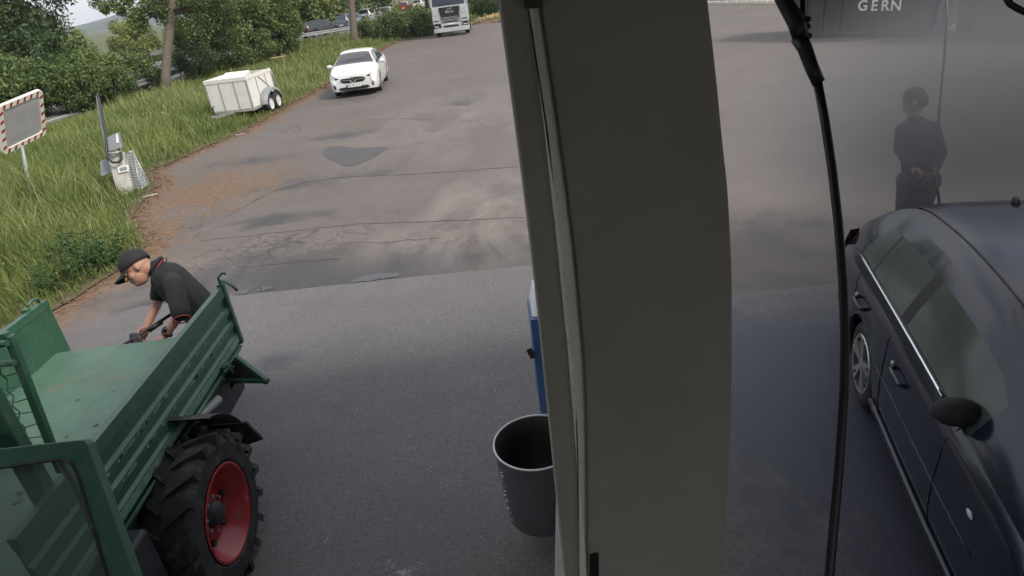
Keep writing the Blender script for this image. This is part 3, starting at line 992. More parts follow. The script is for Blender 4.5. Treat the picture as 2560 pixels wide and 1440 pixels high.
# prototypes (mesh data shared between trees of a kind)
PROTO = {}
def proto_tree(key, mat, trunk_h, trunk_r, crown_c, crown_r, nclump, clump_r, nleaf, leaf, lean=(0, 0), shell=0.5):
    tr = MB()
    topp = np.array([lean[0], lean[1], trunk_h])
    pts = [np.array([0, 0, -0.1]), np.array([lean[0] * 0.1, lean[1] * 0.1, trunk_h * 0.2]), np.array([lean[0] * 0.35, lean[1] * 0.35, trunk_h * 0.5]), np.array([lean[0] * 0.7, lean[1] * 0.7, trunk_h * 0.78]), topp]
    tr.tube(pts, [trunk_r * 1.25, trunk_r, trunk_r * 0.88, trunk_r * 0.75, trunk_r * 0.5], 10)
    cc = np.array(crown_c) + np.array([lean[0], lean[1], 0])
    cl = clump_set(nclump, cc, crown_r, shell)
    for c in cl[::max(1, nclump // 12)]:
        t_ = random.uniform(0.45, 1.0)
        i_ = min(3, int(t_ * 4))
        limb(tr, pts[i_] + (pts[i_ + 1] - pts[i_]) * (t_ * 4 - i_), c, trunk_r * 0.4, trunk_r * 0.06)
    PROTO[key] = (meshdata('trunk', tr, True), leaf_cloud('crown', mat, nleaf, cl, [clump_r * random.uniform(0.7, 1.3) for _ in cl], leaf))
    PROTO[key][0].materials.append(M['bark'])
proto_tree('broad', 'leaf_mid', 5.5, 0.17, (0, 0, 5.6), (3.0, 3.0, 4.6), 46, 1.0, 13000, 0.125)
proto_tree('dark', 'leaf_dark', 7.0, 0.22, (0, 0, 6.4), (3.4, 3.4, 6.0), 60, 1.15, 15000, 0.135)
proto_tree('bush', 'leaf_mid', 1.6, 0.07, (0, 0, 1.5), (1.5, 1.5, 1.45), 30, 0.55, 7000, 0.085)
proto_tree('darkbush', 'leaf_dark', 2.2, 0.08, (0, 0, 2.1), (1.7, 1.7, 2.1), 32, 0.65, 8000, 0.095)
proto_tree('lightbush', 'leaf_light', 2.0, 0.09, (0, 0, 2.0), (2.2, 2.2, 1.9), 34, 0.7, 7500, 0.11)
proto_tree('fartree', 'leaf_mid', 7.0, 0.22, (0, 0, 7.5), (4.2, 4.2, 6.4), 50, 1.4, 9000, 0.22)
proto_tree('farlight', 'leaf_light', 6.0, 0.2, (0, 0, 6.0), (4.0, 4.0, 5.0), 44, 1.3, 8000, 0.22)
proto_tree('juniper', 'leaf_juniper', 0.7, 0.06, (0, 0, 0.75), (1.25, 1.25, 0.75), 26, 0.42, 6000, 0.07)
def tree(name, key, loc, label, cat='tree', scale=(1, 1, 1), rot=None, group=None):
    t_ = bpy.data.objects.new(name, None)
    C.objects.link(t_)
    t_.location = (float(loc[0]), float(loc[1]), 0.0)
    t_.rotation_euler = (0, 0, random.uniform(0, 6.28) if rot is None else rot)
    t_.scale = scale if not np.isscalar(scale) else (scale,) * 3
    tag(t_, label, cat, group)
    for nm, me_ in zip(('stem' if cat in ('bush', 'hedge', 'shrub') else 'trunk', 'foliage' if cat in ('bush', 'hedge', 'shrub') else 'crown'), PROTO[key]):
        o_ = bpy.data.objects.new(nm, me_)
        link(o_, t_)
    return t_
# the two trees whose trunks stand in view
def trunk_tree(name, label, base_px, top_px, r_px, dep_extra, mat, clumps, clump_r, nleaf, leaf):
    b_ = G(*base_px)
    dep = (b_ - CAM) @ fw
    t_ = thing(name, label, 'tree', b_, group=None)
    tr = MB()
    P = [AT(px, py, dep + dep_extra * i / 6) for i, (px, py) in enumerate(top_px)]
    P[0][2] = -0.1
    rr = [q * dep / FPX for q in r_px]
    tr.tube(P, rr, 12)
    cl = [AT(px, py, dep + dd) for px, py, dd in clumps]
    for c in cl:
        a_ = P[-2] if c[2] > P[-2][2] else P[-3]
        limb(tr, a_, c, rr[-1] * 0.5, 0.012, 0.2)
    obj('trunk', tr, 'bark', t_, True)
    obj('crown', leaf_cloud('crown', mat, nleaf, cl, [clump_r * random.uniform(0.6, 1.3) for _ in cl], leaf), None, t_)
trunk_tree('leaning_tree', 'tall tree with bare leaning trunk in the long grass left of the white trailer', (413, 238),
           [(413, 238), (414, 190), (418, 130), (424, 80), (430, 30), (438, -20), (450, -120)], [15, 11, 10.5, 11, 11.5, 11, 8], 1.5, 'leaf_mid',
           [(262, 22, 1), (282, 12, 0), (300, -5, 0.5), (330, -20, 0), (372, 12, 0.5), (345, 30, 0.4), (352, 62, 0.6), (338, 48, 1), (395, 22, 0.2), (400, -10, 0), (465, -10, 0), (490, 15, 0.7), (450, 8, 1.2), (520, 5, 0.5), (520, -50, 0), (380, -60, 0), (290, -50, 1), (440, -90, 0.5), (560, 20, 1), (480, -30, .2), (540, -15, .4), (600, -10, .5), (650, 0, .8), (320, 0, .8), (360, -15, .3), (410, 40, .8), (240, 2, 1.2), (300, 25, .9)],
           0.46, 8500, 0.075)
trunk_tree('bare_trunk_tree', 'tall tree with bare straight trunk beside the low juniper hedge', (886, 110),
           [(886, 110), (885, 85), (883, 60), (881, 35), (879, 10), (877, -30), (874, -120)], [13, 10, 9, 8.5, 8.3, 8, 7], 1.0, 'leaf_mid',
           [(840, -70, 0), (900, -90, 0.5), (930, -60, 1), (860, -110, 0), (800, -80, 1), (960, -100, 0)], 1.1, 4000, 0.14)
plan = [('broadleaf_tree', 'dark', (25, 262), 1.0, 'large dark broadleaf tree at the left edge above the traffic mirror'),
        ('broadleaf_tree', 'dark', (-150, 285), 1.0, 'dark broadleaf tree cut off by the left edge of view'),
        ('broadleaf_tree', 'dark', (105, 236), 0.9, 'slender dark tree beside the patch of open sky'),
        ('broadleaf_tree', 'broad', (552, 190), 0.72, 'full green tree between the leaning trunk and the white trailer'),
        ('broadleaf_tree', 'broad', (612, 166), 0.9, 'dense green tree directly behind the white trailer'),
        ('broadleaf_tree', 'broad', (668, 150), 0.95, 'dense green tree right behind the pale plank in the grass'),
        ('broadleaf_tree', 'broad', (585, 130), 1.0, 'green tree rising behind the trailer trees')]
for nm, key, px, sc, lb in plan:
    tree(nm, key, G(*px), lb, 'tree', sc * np.array([1, 1, 1]) if False else (sc, sc, sc), group='trees along the verge')
bplan = [('bush', (125, 292), 0.8, 'bush in front of the road right of the traffic mirror'), ('bush', (190, 282), 0.75, 'bush at the grass edge of the road left of the hose mast'), ('bush', (232, 276), 0.7, 'bush directly above the hose mast tip'), ('bush', (275, 262), 0.6, 'bush just right of the hose mast tip'), ('darkbush', (150, 262), 0.85, 'dark bush low behind the traffic mirror'), ('darkbush', (215, 250), 0.75, 'dark bush under the slender dark tree'), ('bush', (255, 262), 0.9, 'green bush behind the vacuum hose mast'),
         ('bush', (300, 262), 0.62, 'low bush in front of the white car on the road'), ('bush', (372, 232), 0.72, 'bush close on the left of the leaning trunk'),
         ('darkbush', (505, 205), 0.62, 'dark low bush on the right of the leaning trunk'), ('darkbush', (585, 186), 0.55, 'dark undergrowth bush just above the trailer'),
         ('bush', (640, 166), 0.85, 'rounded bush between trailer and plank'), ('bush', (718, 146), 1.0, 'rounded bush at the right end of the tree row'), ('bush', (690, 150), 1.15, 'bright bush above the pale plank'),
         ('bush', (60, 300), 1.0, 'bush behind the traffic mirror at the far left'), ('bush', (-60, 330), 1.2, 'bush cut off by the left edge')]
for key, px, sc, lb in bplan:
    tree('bush', key, G(*px), lb, 'bush', (sc, sc, sc), group='bushes along the verge')
for px, sc, lb in (((935, 100), 1.0, 'juniper mound nearest the bare trunk'), ((975, 100), 1.15, 'juniper mound in the middle of the low hedge'), ((1015, 95), 1.2, 'juniper mound right of the hedge middle'), ((1052, 90), 1.25, 'juniper mound beside the lorry')):
    tree('juniper', 'juniper', G(*px), lb, 'hedge', (sc, sc, sc), group='low juniper hedge')
# beyond the road
OUTR = offset_line(RN, 15)
far_row = [('farlight', 2, 3, .3, 1.0), ('farlight', 2, 6, .7, .8), ('farlight', 3, 2, .2, .7), ('fartree', 3, 3, .55, .9), ('fartree', 3, 4, .9, 1.0), ('fartree', 4, 3, .2, 1.0), ('farlight', 4, 4, .45, .95), ('fartree', 4, 2, .75, 1.0), ('fartree', 5, 4, .1, 1.05), ('farlight', 5, 2, .4, .9), ('fartree', 5, 6, .75, 1.0), ('fartree', 6, 2, .2, 1.0), ('farlight', 6, 5, .6, .9), ('fartree', 7, 3, .1, 1.1), ('fartree', 7, 3, .7, 1.1), ('fartree', 1, 8, .5, .7), ('lightbush', 2, 0, .1, 1.0), ('lightbush', 2, 0, .5, 1.1), ('lightbush', 1, 0, .6, 1.0), ('lightbush', 3, -1, .4, 1.0), ('lightbush', 1, 2, .9, 1.3), ('lightbush', 2, 8, .35, 1.0), ('lightbush', 2, 10, .75, 1.0), ('lightbush', 3, 9, .1, 1.0), ('lightbush', 1, 14, .95, 1.05), ('lightbush', 2, 16, .5, 1.1), ('lightbush', 3, 14, .0, 1.0)]
words = ['first', 'second', 'third', 'fourth', 'fifth', 'sixth', 'seventh', 'eighth', 'ninth', 'tenth', 'eleventh', 'twelfth', 'thirteenth', 'fourteenth', 'fifteenth', 'sixteenth', 'seventeenth', 'eighteenth', 'nineteenth', 'twentieth', 'twenty-first', 'twenty-second', 'twenty-third', 'twenty-fourth', 'twenty-fifth', 'twenty-sixth', 'twenty-seventh']
pos = []
for key, i, off, f_, sc in far_row:
    p = OUTR[i] + (OUTR[i + 1] - OUTR[i]) * f_
    t_ = OUTR[i + 1] - OUTR[i]
    t_ = t_ / np.linalg.norm(t_)
    p = p + np.array([-t_[1], t_[0]]) * off
    bear = math.degrees(math.atan2(p[0], p[1]))
    if -31.5 < bear < -21.5 and key != 'lightbush':    # the open view to the hill: only low growth stands here
        key, sc = 'lightbush', .85
    pos.append((p, key, sc))
order = sorted(range(len(pos)), key=lambda q: pos[q][0][0] / pos[q][0][1])
for k_, q in enumerate(order):
    p, key, sc = pos[q]
    low = key == 'lightbush'
    tree('roadside_bush' if low else 'roadside_tree', key, p, f'{words[k_]} from the left of the {"" if False else ""}trees and bushes beyond the road, {"a light green bush" if low else "a light green tree" if key == "farlight" else "a mid green tree"}',
         'bush' if low else 'tree', (sc, sc, sc), group='trees beyond the road')
for px, key, sc, lb in (((1205, 46), 'bush', 0.8, 'small shrub just right of the lorry'), ((1238, 44), 'darkbush', 0.7, 'dark shrub by the grey column at the far yard edge')):
    tree('shrub', key, G(*px), lb, 'shrub', (sc, sc, sc), group='shrubs at the far edge of the yard')
# broad-leaved weeds by the near end of the verge
def weed(px, sc, lb):
    c = G(*px)
    t_ = thing('leafy_weed', lb, 'plant', c, group='broad-leaved weeds at the verge')
    st = MB()
    V_, F_ = [], []
    for s in range(int(16 * sc)):
        a = random.uniform(0, 6.28)
        r_ = random.uniform(0.02, 0.34) * sc
        hh = random.uniform(0.25, 0.62) * sc
        b0 = c + np.array([r_ * math.cos(a), r_ * math.sin(a), 0])
        b1 = b0 + np.array([0.16 * math.cos(a), 0.16 * math.sin(a), hh])
        st.tube([b0, (b0 + b1) / 2 + [0, 0, 0.04], b1], [0.006, 0.005, 0.003], 5)
        for q in range(9):
            f_ = 0.25 + 0.75 * q / 8
            p = b0 + (b1 - b0) * f_
            g = random.uniform(0, 6.28)
            L_ = random.uniform(0.08, 0.15) * (1.1 - 0.4 * f_)
            dv = np.array([math.cos(g), math.sin(g), random.uniform(-0.1, 0.35)])
            sv = np.array([-math.sin(g), math.cos(g), 0]) * L_ * 0.26
            i_ = len(V_)
            V_ += [p, p + dv * L_ * 0.45 + sv + [0, 0, 0.01], p + dv * L_ + [0, 0, -0.03], p + dv * L_ * 0.45 - sv + [0, 0, 0.01]]
            F_.append((i_, i_ + 1, i_ + 2, i_ + 3))
    obj('stem', st, 'weed', t_)
    obj('foliage', fastmesh('foliage', V_, F_, 'weed'), None, t_)
for px, sc, lb in (((205, 690), 1.15, 'dark broad-leaved weed left of the man in the cap'), ((165, 720), 0.9, 'broad-leaved weed at the grass edge above the truck bed'), ((245, 655), 1.05, 'broad-leaved weed beside the brim of the cap'), ((160, 660), 1.0, 'broad-leaved weed set back in the grass'), ((280, 660), 0.8, 'small broad-leaved weed right behind the cap')):
    weed(px, sc, lb)

# ------------------------------------------------------------------ cars
# local frame: +X forward, +Y left, Z up, origin on the ground under the middle
SEDAN = dict(L=4.6, W=0.90, wb=(-1.32, 1.36), R=0.325, arch=0.37,
    zt=[(-2.30, .60), (-2.27, .80), (-2.20, .985), (-2.0, 1.035), (-1.70, 1.07), (-1.30, 1.235), (-.85, 1.385), (-.40, 1.452), (.05, 1.462), (.45, 1.425), (.85, 1.27), (1.28, 1.02), (1.55, .965), (1.95, .875), (2.18, .76), (2.27, .66), (2.30, .52)],
    zb=[(-2.30, .55), (-2.26, .74), (-2.15, .925), (-1.8, .965), (-1.0, .965), (0, .94), (1.0, .915), (1.5, .87), (2.0, .76), (2.22, .62), (2.30, .48)],
    wd=[(-2.30, .70), (-2.24, .80), (-2.05, .86), (-1.4, .895), (0, .90), (1.2, .895), (1.8, .87), (2.1, .80), (2.25, .68), (2.30, .58)],
    sill=.20, side=(-1.62, 1.12), pillars=[(-1.06, -1.02), (-.17, -.03)], ws=(.52, 1.26), rw=(-1.66, -.72), roofw=.575)
WAGON = dict(SEDAN, zt=[(-2.25, .62), (-2.22, .95), (-2.12, 1.25), (-1.95, 1.46), (-1.6, 1.53), (-.4, 1.56), (.2, 1.54), (.5, 1.48), (.9, 1.30), (1.3, 1.06), (1.6, 1.0), (2.0, .90), (2.2, .74), (2.27, .52)],
    zb=[(-2.25, .56), (-2.2, .85), (-2.05, 1.0), (-1, .99), (1, .95), (1.5, .9), (2.0, .78), (2.2, .62), (2.27, .48)],
    wd=[(-2.25, .74), (-2.2, .82), (-2.0, .88), (-1, .9), (1.2, .9), (1.8, .87), (2.1, .79), (2.27, .6)], side=(-1.85, 1.12), pillars=[(-1.06, -.98), (-.14, .0)], ws=(.5, 1.28), rw=(-2.2, -1.9), L=4.5)
SUV = dict(WAGON, zt=[(s, z * 1.08) for s, z in WAGON['zt']], zb=[(s, z * 1.08) for s, z in WAGON['zb']], sill=.28, R=.35, arch=.40)

def car_mesh(sp, ns=72):
    s = np.linspace(sp['zt'][0][0], sp['zt'][-1][0], ns)
    e = np.array([sp['zt'][0][0] + .012, sp['zt'][0][0] + .03, sp['zt'][-1][0] - .03, sp['zt'][-1][0] - .012])
    s = np.unique(np.concatenate([s, e] + [np.array([q[0] for q in sp['pillars']]), np.array([q[1] for q in sp['pillars']]), np.array(sp['side']), np.array(sp['ws']), np.array(sp['rw'])]))
    zt = pchip(*zip(*sp['zt']), s)
    zb = np.minimum(pchip(*zip(*sp['zb']), s), zt - .02)
    wd = pchip(*zip(*sp['wd']), s)
    g = np.clip((zt - zb - .09) / .36, 0, 1)
    wr = wd * .90 * (1 - g) + sp['roofw'] * g
    zr = np.maximum(zb + .008, zt - .02 - .045 * g - .03 * (1 - g))
    zr = np.minimum(zr, zt - .008)
    rows = []
    for i in range(len(s)):
        lo = sp['sill'] + .05 * max(0, abs(s[i]) - 1.9) / .4
        ar = 0
        for wx in sp['wb']:
            if abs(s[i] - wx) < sp['arch']:
                ar = max(ar, sp['R'] + math.sqrt(sp['arch']**2 - (s[i] - wx)**2))
        z_ = [lo, lo + .10, .42, .60, zb[i] - .10, zb[i] - .035, zb[i]]
        y_ = [wd[i] * .93, wd[i] * .975, wd[i] * .995, wd[i], wd[i] * .985, wd[i] * .965, wd[i] * .925]
        top_ = zb[i] - .03
        for k in range(6):
            z_[k] = max(z_[k], min(ar + .004 * k, top_ + .004 * k))
            if k:
                z_[k] = max(z_[k], z_[k - 1] + .003)
        z_[6] = max(z_[6], z_[5] + .004)
        for f_ in sp.get('rows', (.07, .30, .55, .80, .94)):
            bow = .018 * math.sin(math.pi * f_) * g[i]
            y_.append(y_[6] + (wr[i] - y_[6]) * f_ + bow)
            z_.append(z_[6] + (zr[i] - z_[6]) * f_)
        y_ += [wr[i], wr[i] * .93, wr[i] * .7, wr[i] * .38, 0]
        z_ += [zr[i], zr[i] + (zt[i] - zr[i]) * .42, zr[i] + (zt[i] - zr[i]) * .78, zr[i] + (zt[i] - zr[i]) * .95, zt[i]]
        rows.append(list(zip([s[i]] * len(y_), y_, z_)))
    return s, np.array(rows)
def build_car(name, label, sp, paint, loc, heading, group=None, detail=1, glass='glass_dark', doors=False, rim='alloy'):
    t_ = thing(name, label, 'car', loc, heading, group)
    s, P = car_mesh(sp)
    ns, nv = P.shape[:2]
    groups = {}
    def put(key, q):
        groups.setdefault(key, MB()).add(q, [(0, 1, 2, 3)])
    for i in range(ns - 1):
        sm = (s[i] + s[i + 1]) / 2
        for j in range(nv - 1):
            for sg in (1, -1):
                q = [P[i][j], P[i + 1][j], P[i + 1][j + 1], P[i][j + 1]]
                q = [(a[0], a[1] * sg, a[2]) for a in q]
                key = 'body'
                if sp['side'][0] < sm < sp['side'][1] and 7 <= j <= sp.get('jtop', 10) and P[i][12][2] - P[i][6][2] > .10:
                    kk = sum(sm > p[1] for p in sp['pillars'])
                    key = f'window{kk}{sg}'
                    if any(p[0] < sm < p[1] for p in sp['pillars']):
                        key = f'pillar{kk}{sg}'
                    if 'arc' in sp and sm < sp['arc'][0]:
                        fr_ = min(1, (sp['arc'][0] - sm) / sp['arc'][1])
                        if q[0][2] > .995 + sp['arc'][2] * math.sqrt(1 - fr_ * fr_):
                            key = 'body'
                elif j >= 13 and sp['ws'][0] < sm < sp['ws'][1]:
                    key = 'windshield'
                elif j >= 13 and sp['rw'][0] < sm < sp['rw'][1]:
                    key = 'rear_window'
                elif doors and j <= 6 and j >= 0 and -1.60 < sm < -.76 and (abs(sm - sp['wb'][0]) > .38 or j >= 4):
                    key = f'rear{sg}'
                elif doors and j <= 6 and -.76 < sm < .22:
                    key = f'front{sg}'
                put(key, q)
    for i_ in (0, ns - 1):                 # close the two ends
        ring = [tuple(p) for p in P[i_]] + [(p[0], -p[1], p[2]) for p in P[i_][::-1][1:]]
        groups['body'].add(ring, [tuple(range(len(ring)))])
    body = None
    for key in ['body'] + [k for k in groups if k != 'body']:
        mb = groups[key]
        nm, mt, par = key, paint, t_
        if key.startswith('window') and key != 'windshield':
            nm, mt = 'side_window', glass
        elif key in ('windshield', 'rear_window'):
            mt = glass
        elif key.startswith('pillar'):
            nm, mt = 'window_pillar', 'ink_black'
        elif key.startswith('rear') or key.startswith('front'):
            nm = 'rear_door' if key.startswith('rear') else 'front_door'
        o_ = obj(nm, mb, mt, par, smooth=True, world=False)
        groups[key] = o_
    fl = MB()
    fl.box((sp['zt'][0][0] + .3, -.78, .18), (sp['zt'][-1][0] - .35, .78, .24))
    obj('underbody', fl, 'black_plastic', t_, world=False)
    for wx in sp['wb']:
        for sg in (1, -1):
            add_wheel(t_, (wx, sg * (sp['W'] - .135), sp['R']), sp['R'], .20, sg, rim, detail)
            ac = MB()
            ac.lathe([(sp['arch'] - .004, -.14), (sp['arch'] - .004, .10)], (wx, sg * (sp['W'] - .18), sp['R'] + .0), 'Y', 40)
            ac.v = [(a, b_, max(c, .22)) for a, b_, c in ac.v]
            obj('wheel_arch', ac, 'ink_black', t_, True, world=False)
    return t_, groups, s, P
def add_wheel(par, c, r_, wd_, sg, rim='alloy', detail=1, spokes=5):
    ty = MB()
    h = wd_ / 2
    ty.lathe([(r_ * .66, -h * .9), (r_ * .80, -h), (r_ * .96, -h * .85), (r_, -h * .55), (r_, h * .55), (r_ * .96, h * .85), (r_ * .80, h), (r_ * .66, h * .9)], c, 'Y', 28)
    w_ = obj('wheel', ty, 'rubber', par, True, world=False)
    rm = MB()
    f_ = sg * h
    rm.lathe([(r_ * .70, f_ * .85), (r_ * .67, f_ * .98), (r_ * .60, f_ * .9), (r_ * .57, f_ * .2), (.001, f_ * .2)], c, 'Y', 28)
    obj('rim_barrel', rm, 'dark_steel' if detail else rim, w_, True, world=False)
    sp_ = MB()
    for k in range(spokes):
        a = 2 * math.pi * k / spokes + .3
        for da in ((-.17, .17) if detail > 1 else (0,)):
            a0, a1 = a + da * .4, a + da
            p0 = (c[0] + math.cos(a0) * r_ * .10, c[1] + f_ * .80, c[2] + math.sin(a0) * r_ * .10)
            p1 = (c[0] + math.cos(a1) * r_ * .64, c[1] + f_ * .92, c[2] + math.sin(a1) * r_ * .64)
            sp_.bar(p0, p1, .03 if detail > 1 else .06, .03, up=(0, 1, 0))
    sp_.lathe([(.001, f_ * .98), (r_ * .14, f_ * .98), (r_ * .16, f_ * .7)], c, 'Y', 16)
    sp_.lathe([(r_ * .70, f_ * .95), (r_ * .68, f_ * 1.02), (r_ * .62, f_ * .98)], c, 'Y', 28)
    obj('rim', sp_, rim, w_, world=False)
    return w_
def mirrors(t_, x, y, z, mat):
    for sg in (1, -1):
        m_ = MB()
        m_.ell((x, sg * (y + .12), z), (.075, .115, .075), 12, 8)
        o_ = obj('door_mirror', m_, mat, t_, True, world=False)
        st = MB()
        st.bar((x, sg * (y - .02), z - .05), (x, sg * (y + .08), z - .03), .05, .03)
        obj('mirror_stalk', st, 'black_plastic', o_, world=False)

# --- white saloon driving towards the wash
A_, B_ = G(834, 251), G(949, 232)
fc = (A_ + B_) / 2
hd = math.atan2(-(B_ - A_)[0], (B_ - A_)[1])
latv = (B_ - A_)[:2] / np.linalg.norm((B_ - A_)[:2])
fwd = np.array([latv[1], -latv[0]])
fwd = np.array([fwd[0] * math.cos(R(-13)) - fwd[1] * math.sin(R(-13)), fwd[0] * math.sin(R(-13)) + fwd[1] * math.cos(R(-13))])
WH = dict(SEDAN, zt=[(-2.27, .62), (-2.24, .85), (-2.15, 1.02), (-1.95, 1.06), (-1.6, 1.10), (-1.2, 1.26), (-.8, 1.38), (-.3, 1.44), (.15, 1.44), (.5, 1.385), (.9, 1.22), (1.25, 1.05), (1.6, .99), (1.95, .93), (2.15, .87), (2.24, .79), (2.28, .66), (2.29, .42)],
          zb=[(-2.27, .55), (-2.2, .85), (-1.8, .97), (-1, .97), (1, .93), (1.5, .91), (1.9, .85), (2.15, .76), (2.25, .64), (2.29, .38)], wd=[(-2.27, .72), (-2.2, .82), (-2, .87), (-1.3, .895), (1.2, .90), (1.7, .89), (2.0, .865), (2.15, .82), (2.25, .76), (2.29, .68)])
cen = fc[:2] - fwd * 2.2
wt, wg, _, _ = build_car('white_saloon', 'white saloon car with star emblem driving across the yard towards the wash', WH, 'white_paint', (cen[0], cen[1], 0), math.atan2(fwd[1], fwd[0]))
mirrors(wt, .78, .86, .98, 'white_paint')
def front_x(P_, s_, y, z):
    best = None
    for i in range(len(s_) - 1, 0, -1):
        row = P_[i]
        yy = np.interp(z, row[:, 2], row[:, 1])
        if row[-1, 2] > z and yy >= abs(y):
            return s_[i]
    return s_[-1]
s_w, P_w = car_mesh(WH)
def conf(y, z, off=.012):
    return (front_x(P_w, s_w, y, z) + off, y, z)
def plate_patch(name, outline, mat, par, off=.012, th=.02, world=False):
    """patch lying on the nose of the white car, outline in (y, z)"""
    m_ = MB()
    n_ = len(outline)
    c_ = np.mean(outline, 0)
    V_ = []
    for k in (1.0, .75, .5, .25):
        V_ += [conf(c_[0] + (y - c_[0]) * k, c_[1] + (z - c_[1]) * k, off) for y, z in outline]
    V_.append(conf(c_[0], c_[1], off))
    V_ += [(p[0] - th, p[1], p[2]) for p in V_[:n_]]
    f_ = [(r_ * n_ + i, r_ * n_ + (i + 1) % n_, (r_ + 1) * n_ + (i + 1) % n_, (r_ + 1) * n_ + i) for r_ in range(3) for i in range(n_)]
    f_ += [(3 * n_ + i, 3 * n_ + (i + 1) % n_, 4 * n_) for i in range(n_)]
    f_ += [(i, (i + 1) % n_, 4 * n_ + 1 + (i + 1) % n_, 4 * n_ + 1 + i) for i in range(n_)]
    m_.add(V_, f_)
    return obj(name, m_, mat, par, world=world)
def rrect(y0, y1, z0, z1, k=.35, n_=4):
    r_ = min(abs(y1 - y0), abs(z1 - z0)) * k
    out = []
    for cy, cz, a0 in ((y1 - r_, z1 - r_, 0), (y0 + r_, z1 - r_, 90), (y0 + r_, z0 + r_, 180), (y1 - r_, z0 + r_, 270)):
        for q in range(n_ + 1):
            a = R(a0 + 90 * q / n_)
            out.append((cy + r_ * math.cos(a), cz + r_ * math.sin(a)))
    return out
gr = plate_patch('grille', [(-.46, .60), (-.40, .67), (0, .70), (.40, .67), (.46, .60), (.36, .51), (0, .49), (-.36, .51)], 'black_plastic', wt, .014)
for sg in (-1, 1):
    sb_ = MB()
    sb_.bar(conf(sg * .10, .595, .03), conf(sg * .43, .61, .03), .02, .022)
    obj('grille_bar', sb_, 'chrome', gr, world=False)
em = MB()
ex = front_x(P_w, s_w, .06, .60) + .045
em.lathe([(.085, 0), (.10, .008), (.102, 0), (.10, -.008), (.085, 0)], (ex, 0, .60), 'X', 20)
for k in range(3):
    a = R(90 + 120 * k)
    em.bar((ex, 0, .60), (ex, .088 * math.cos(a), .60 + .088 * math.sin(a)), .02, .012)
obj('star_emblem', em, 'chrome', gr, world=False)
plate_patch('lower_intake', [(-.56, .30), (-.50, .37), (0, .385), (.50, .37), (.56, .30), (.45, .265), (0, .255), (-.45, .265)], 'black_plastic', wt, .012)
pl = MB()
px_ = front_x(P_w, s_w, .24, .42) + .045
pl.box((px_ - .01, -.26, .36), (px_, .26, .47))
plo = obj('number_plate', pl, 'plate_white', wt, world=False)
eu = MB()
eu.box((px_, -.26, .362), (px_ + .003, -.215, .468))
obj('plate_band', eu, 'plate_blue', plo, world=False)
for ch_, yy in zip('RCML517', (-.175, -.12, -.035, .03, .105, .155, .205)):
    lettering('plate_letter', ch_, .085, 'ink_black', plo, (px_ + .003, yy, .415), (0, 1, 0), (0, 0, 1), .001, world=False)
for sg in (-1, 1):
    hl = plate_patch('headlight', [(sg * .50, .655), (sg * .50, .70), (sg * .66, .765), (sg * .76, .775), (sg * .74, .71), (sg * .62, .645)], 'glass_dark', wt, .016)
    plate_patch('light_strip', [(sg * .51, .685), (sg * .52, .71), (sg * .66, .77), (sg * .75, .775), (sg * .66, .745), (sg * .545, .69)], 'lamp_glass', hl, .022, .01)
    plate_patch('fog_intake', rrect(min(sg * .64, sg * .735), max(sg * .64, sg * .735), .33, .48), 'black_plastic', wt, .012)

# --- dark hatchback parked in the right-hand wash bay, seen over its near flank
u_b = G(2195, 650, .965)
u_f = G(2410, 995, .93)
dv = (u_f - u_b)[:2]
dv /= np.linalg.norm(dv)
DK = dict(SEDAN, wb=(-1.32, 1.15), roofw=.56, side=(-1.82, .30), pillars=[(-1.50, -1.465), (-.82, -.70)], ws=(.05, .75), rw=(-2.30, -1.85), arc=(-1.15, .67, .44), jtop=9, rows=(.07, .28, .50, .68, .86),
    zt=[(-2.45, .55), (-2.42, .80), (-2.36, 1.0), (-2.22, 1.15), (-2.0, 1.31), (-1.75, 1.43), (-1.4, 1.50), (-.8, 1.53), (-.2, 1.50), (.1, 1.42), (.4, 1.27), (.75, 1.06), (1.1, .97), (1.45, .86), (1.65, .72), (1.75, .5)],
    zb=[(-2.45, .5), (-2.4, .75), (-2.25, .95), (-1.9, .99), (-1, .985), (0, .96), (.6, .93), (1.1, .87), (1.5, .75), (1.75, .46)],
    wd=[(-2.45, .70), (-2.38, .80), (-2.2, .86), (-1.7, .895), (0, .90), (.8, .885), (1.3, .84), (1.6, .75), (1.75, .6)])
latd = np.array([-dv[1], dv[0]])             # the car's left when facing dv
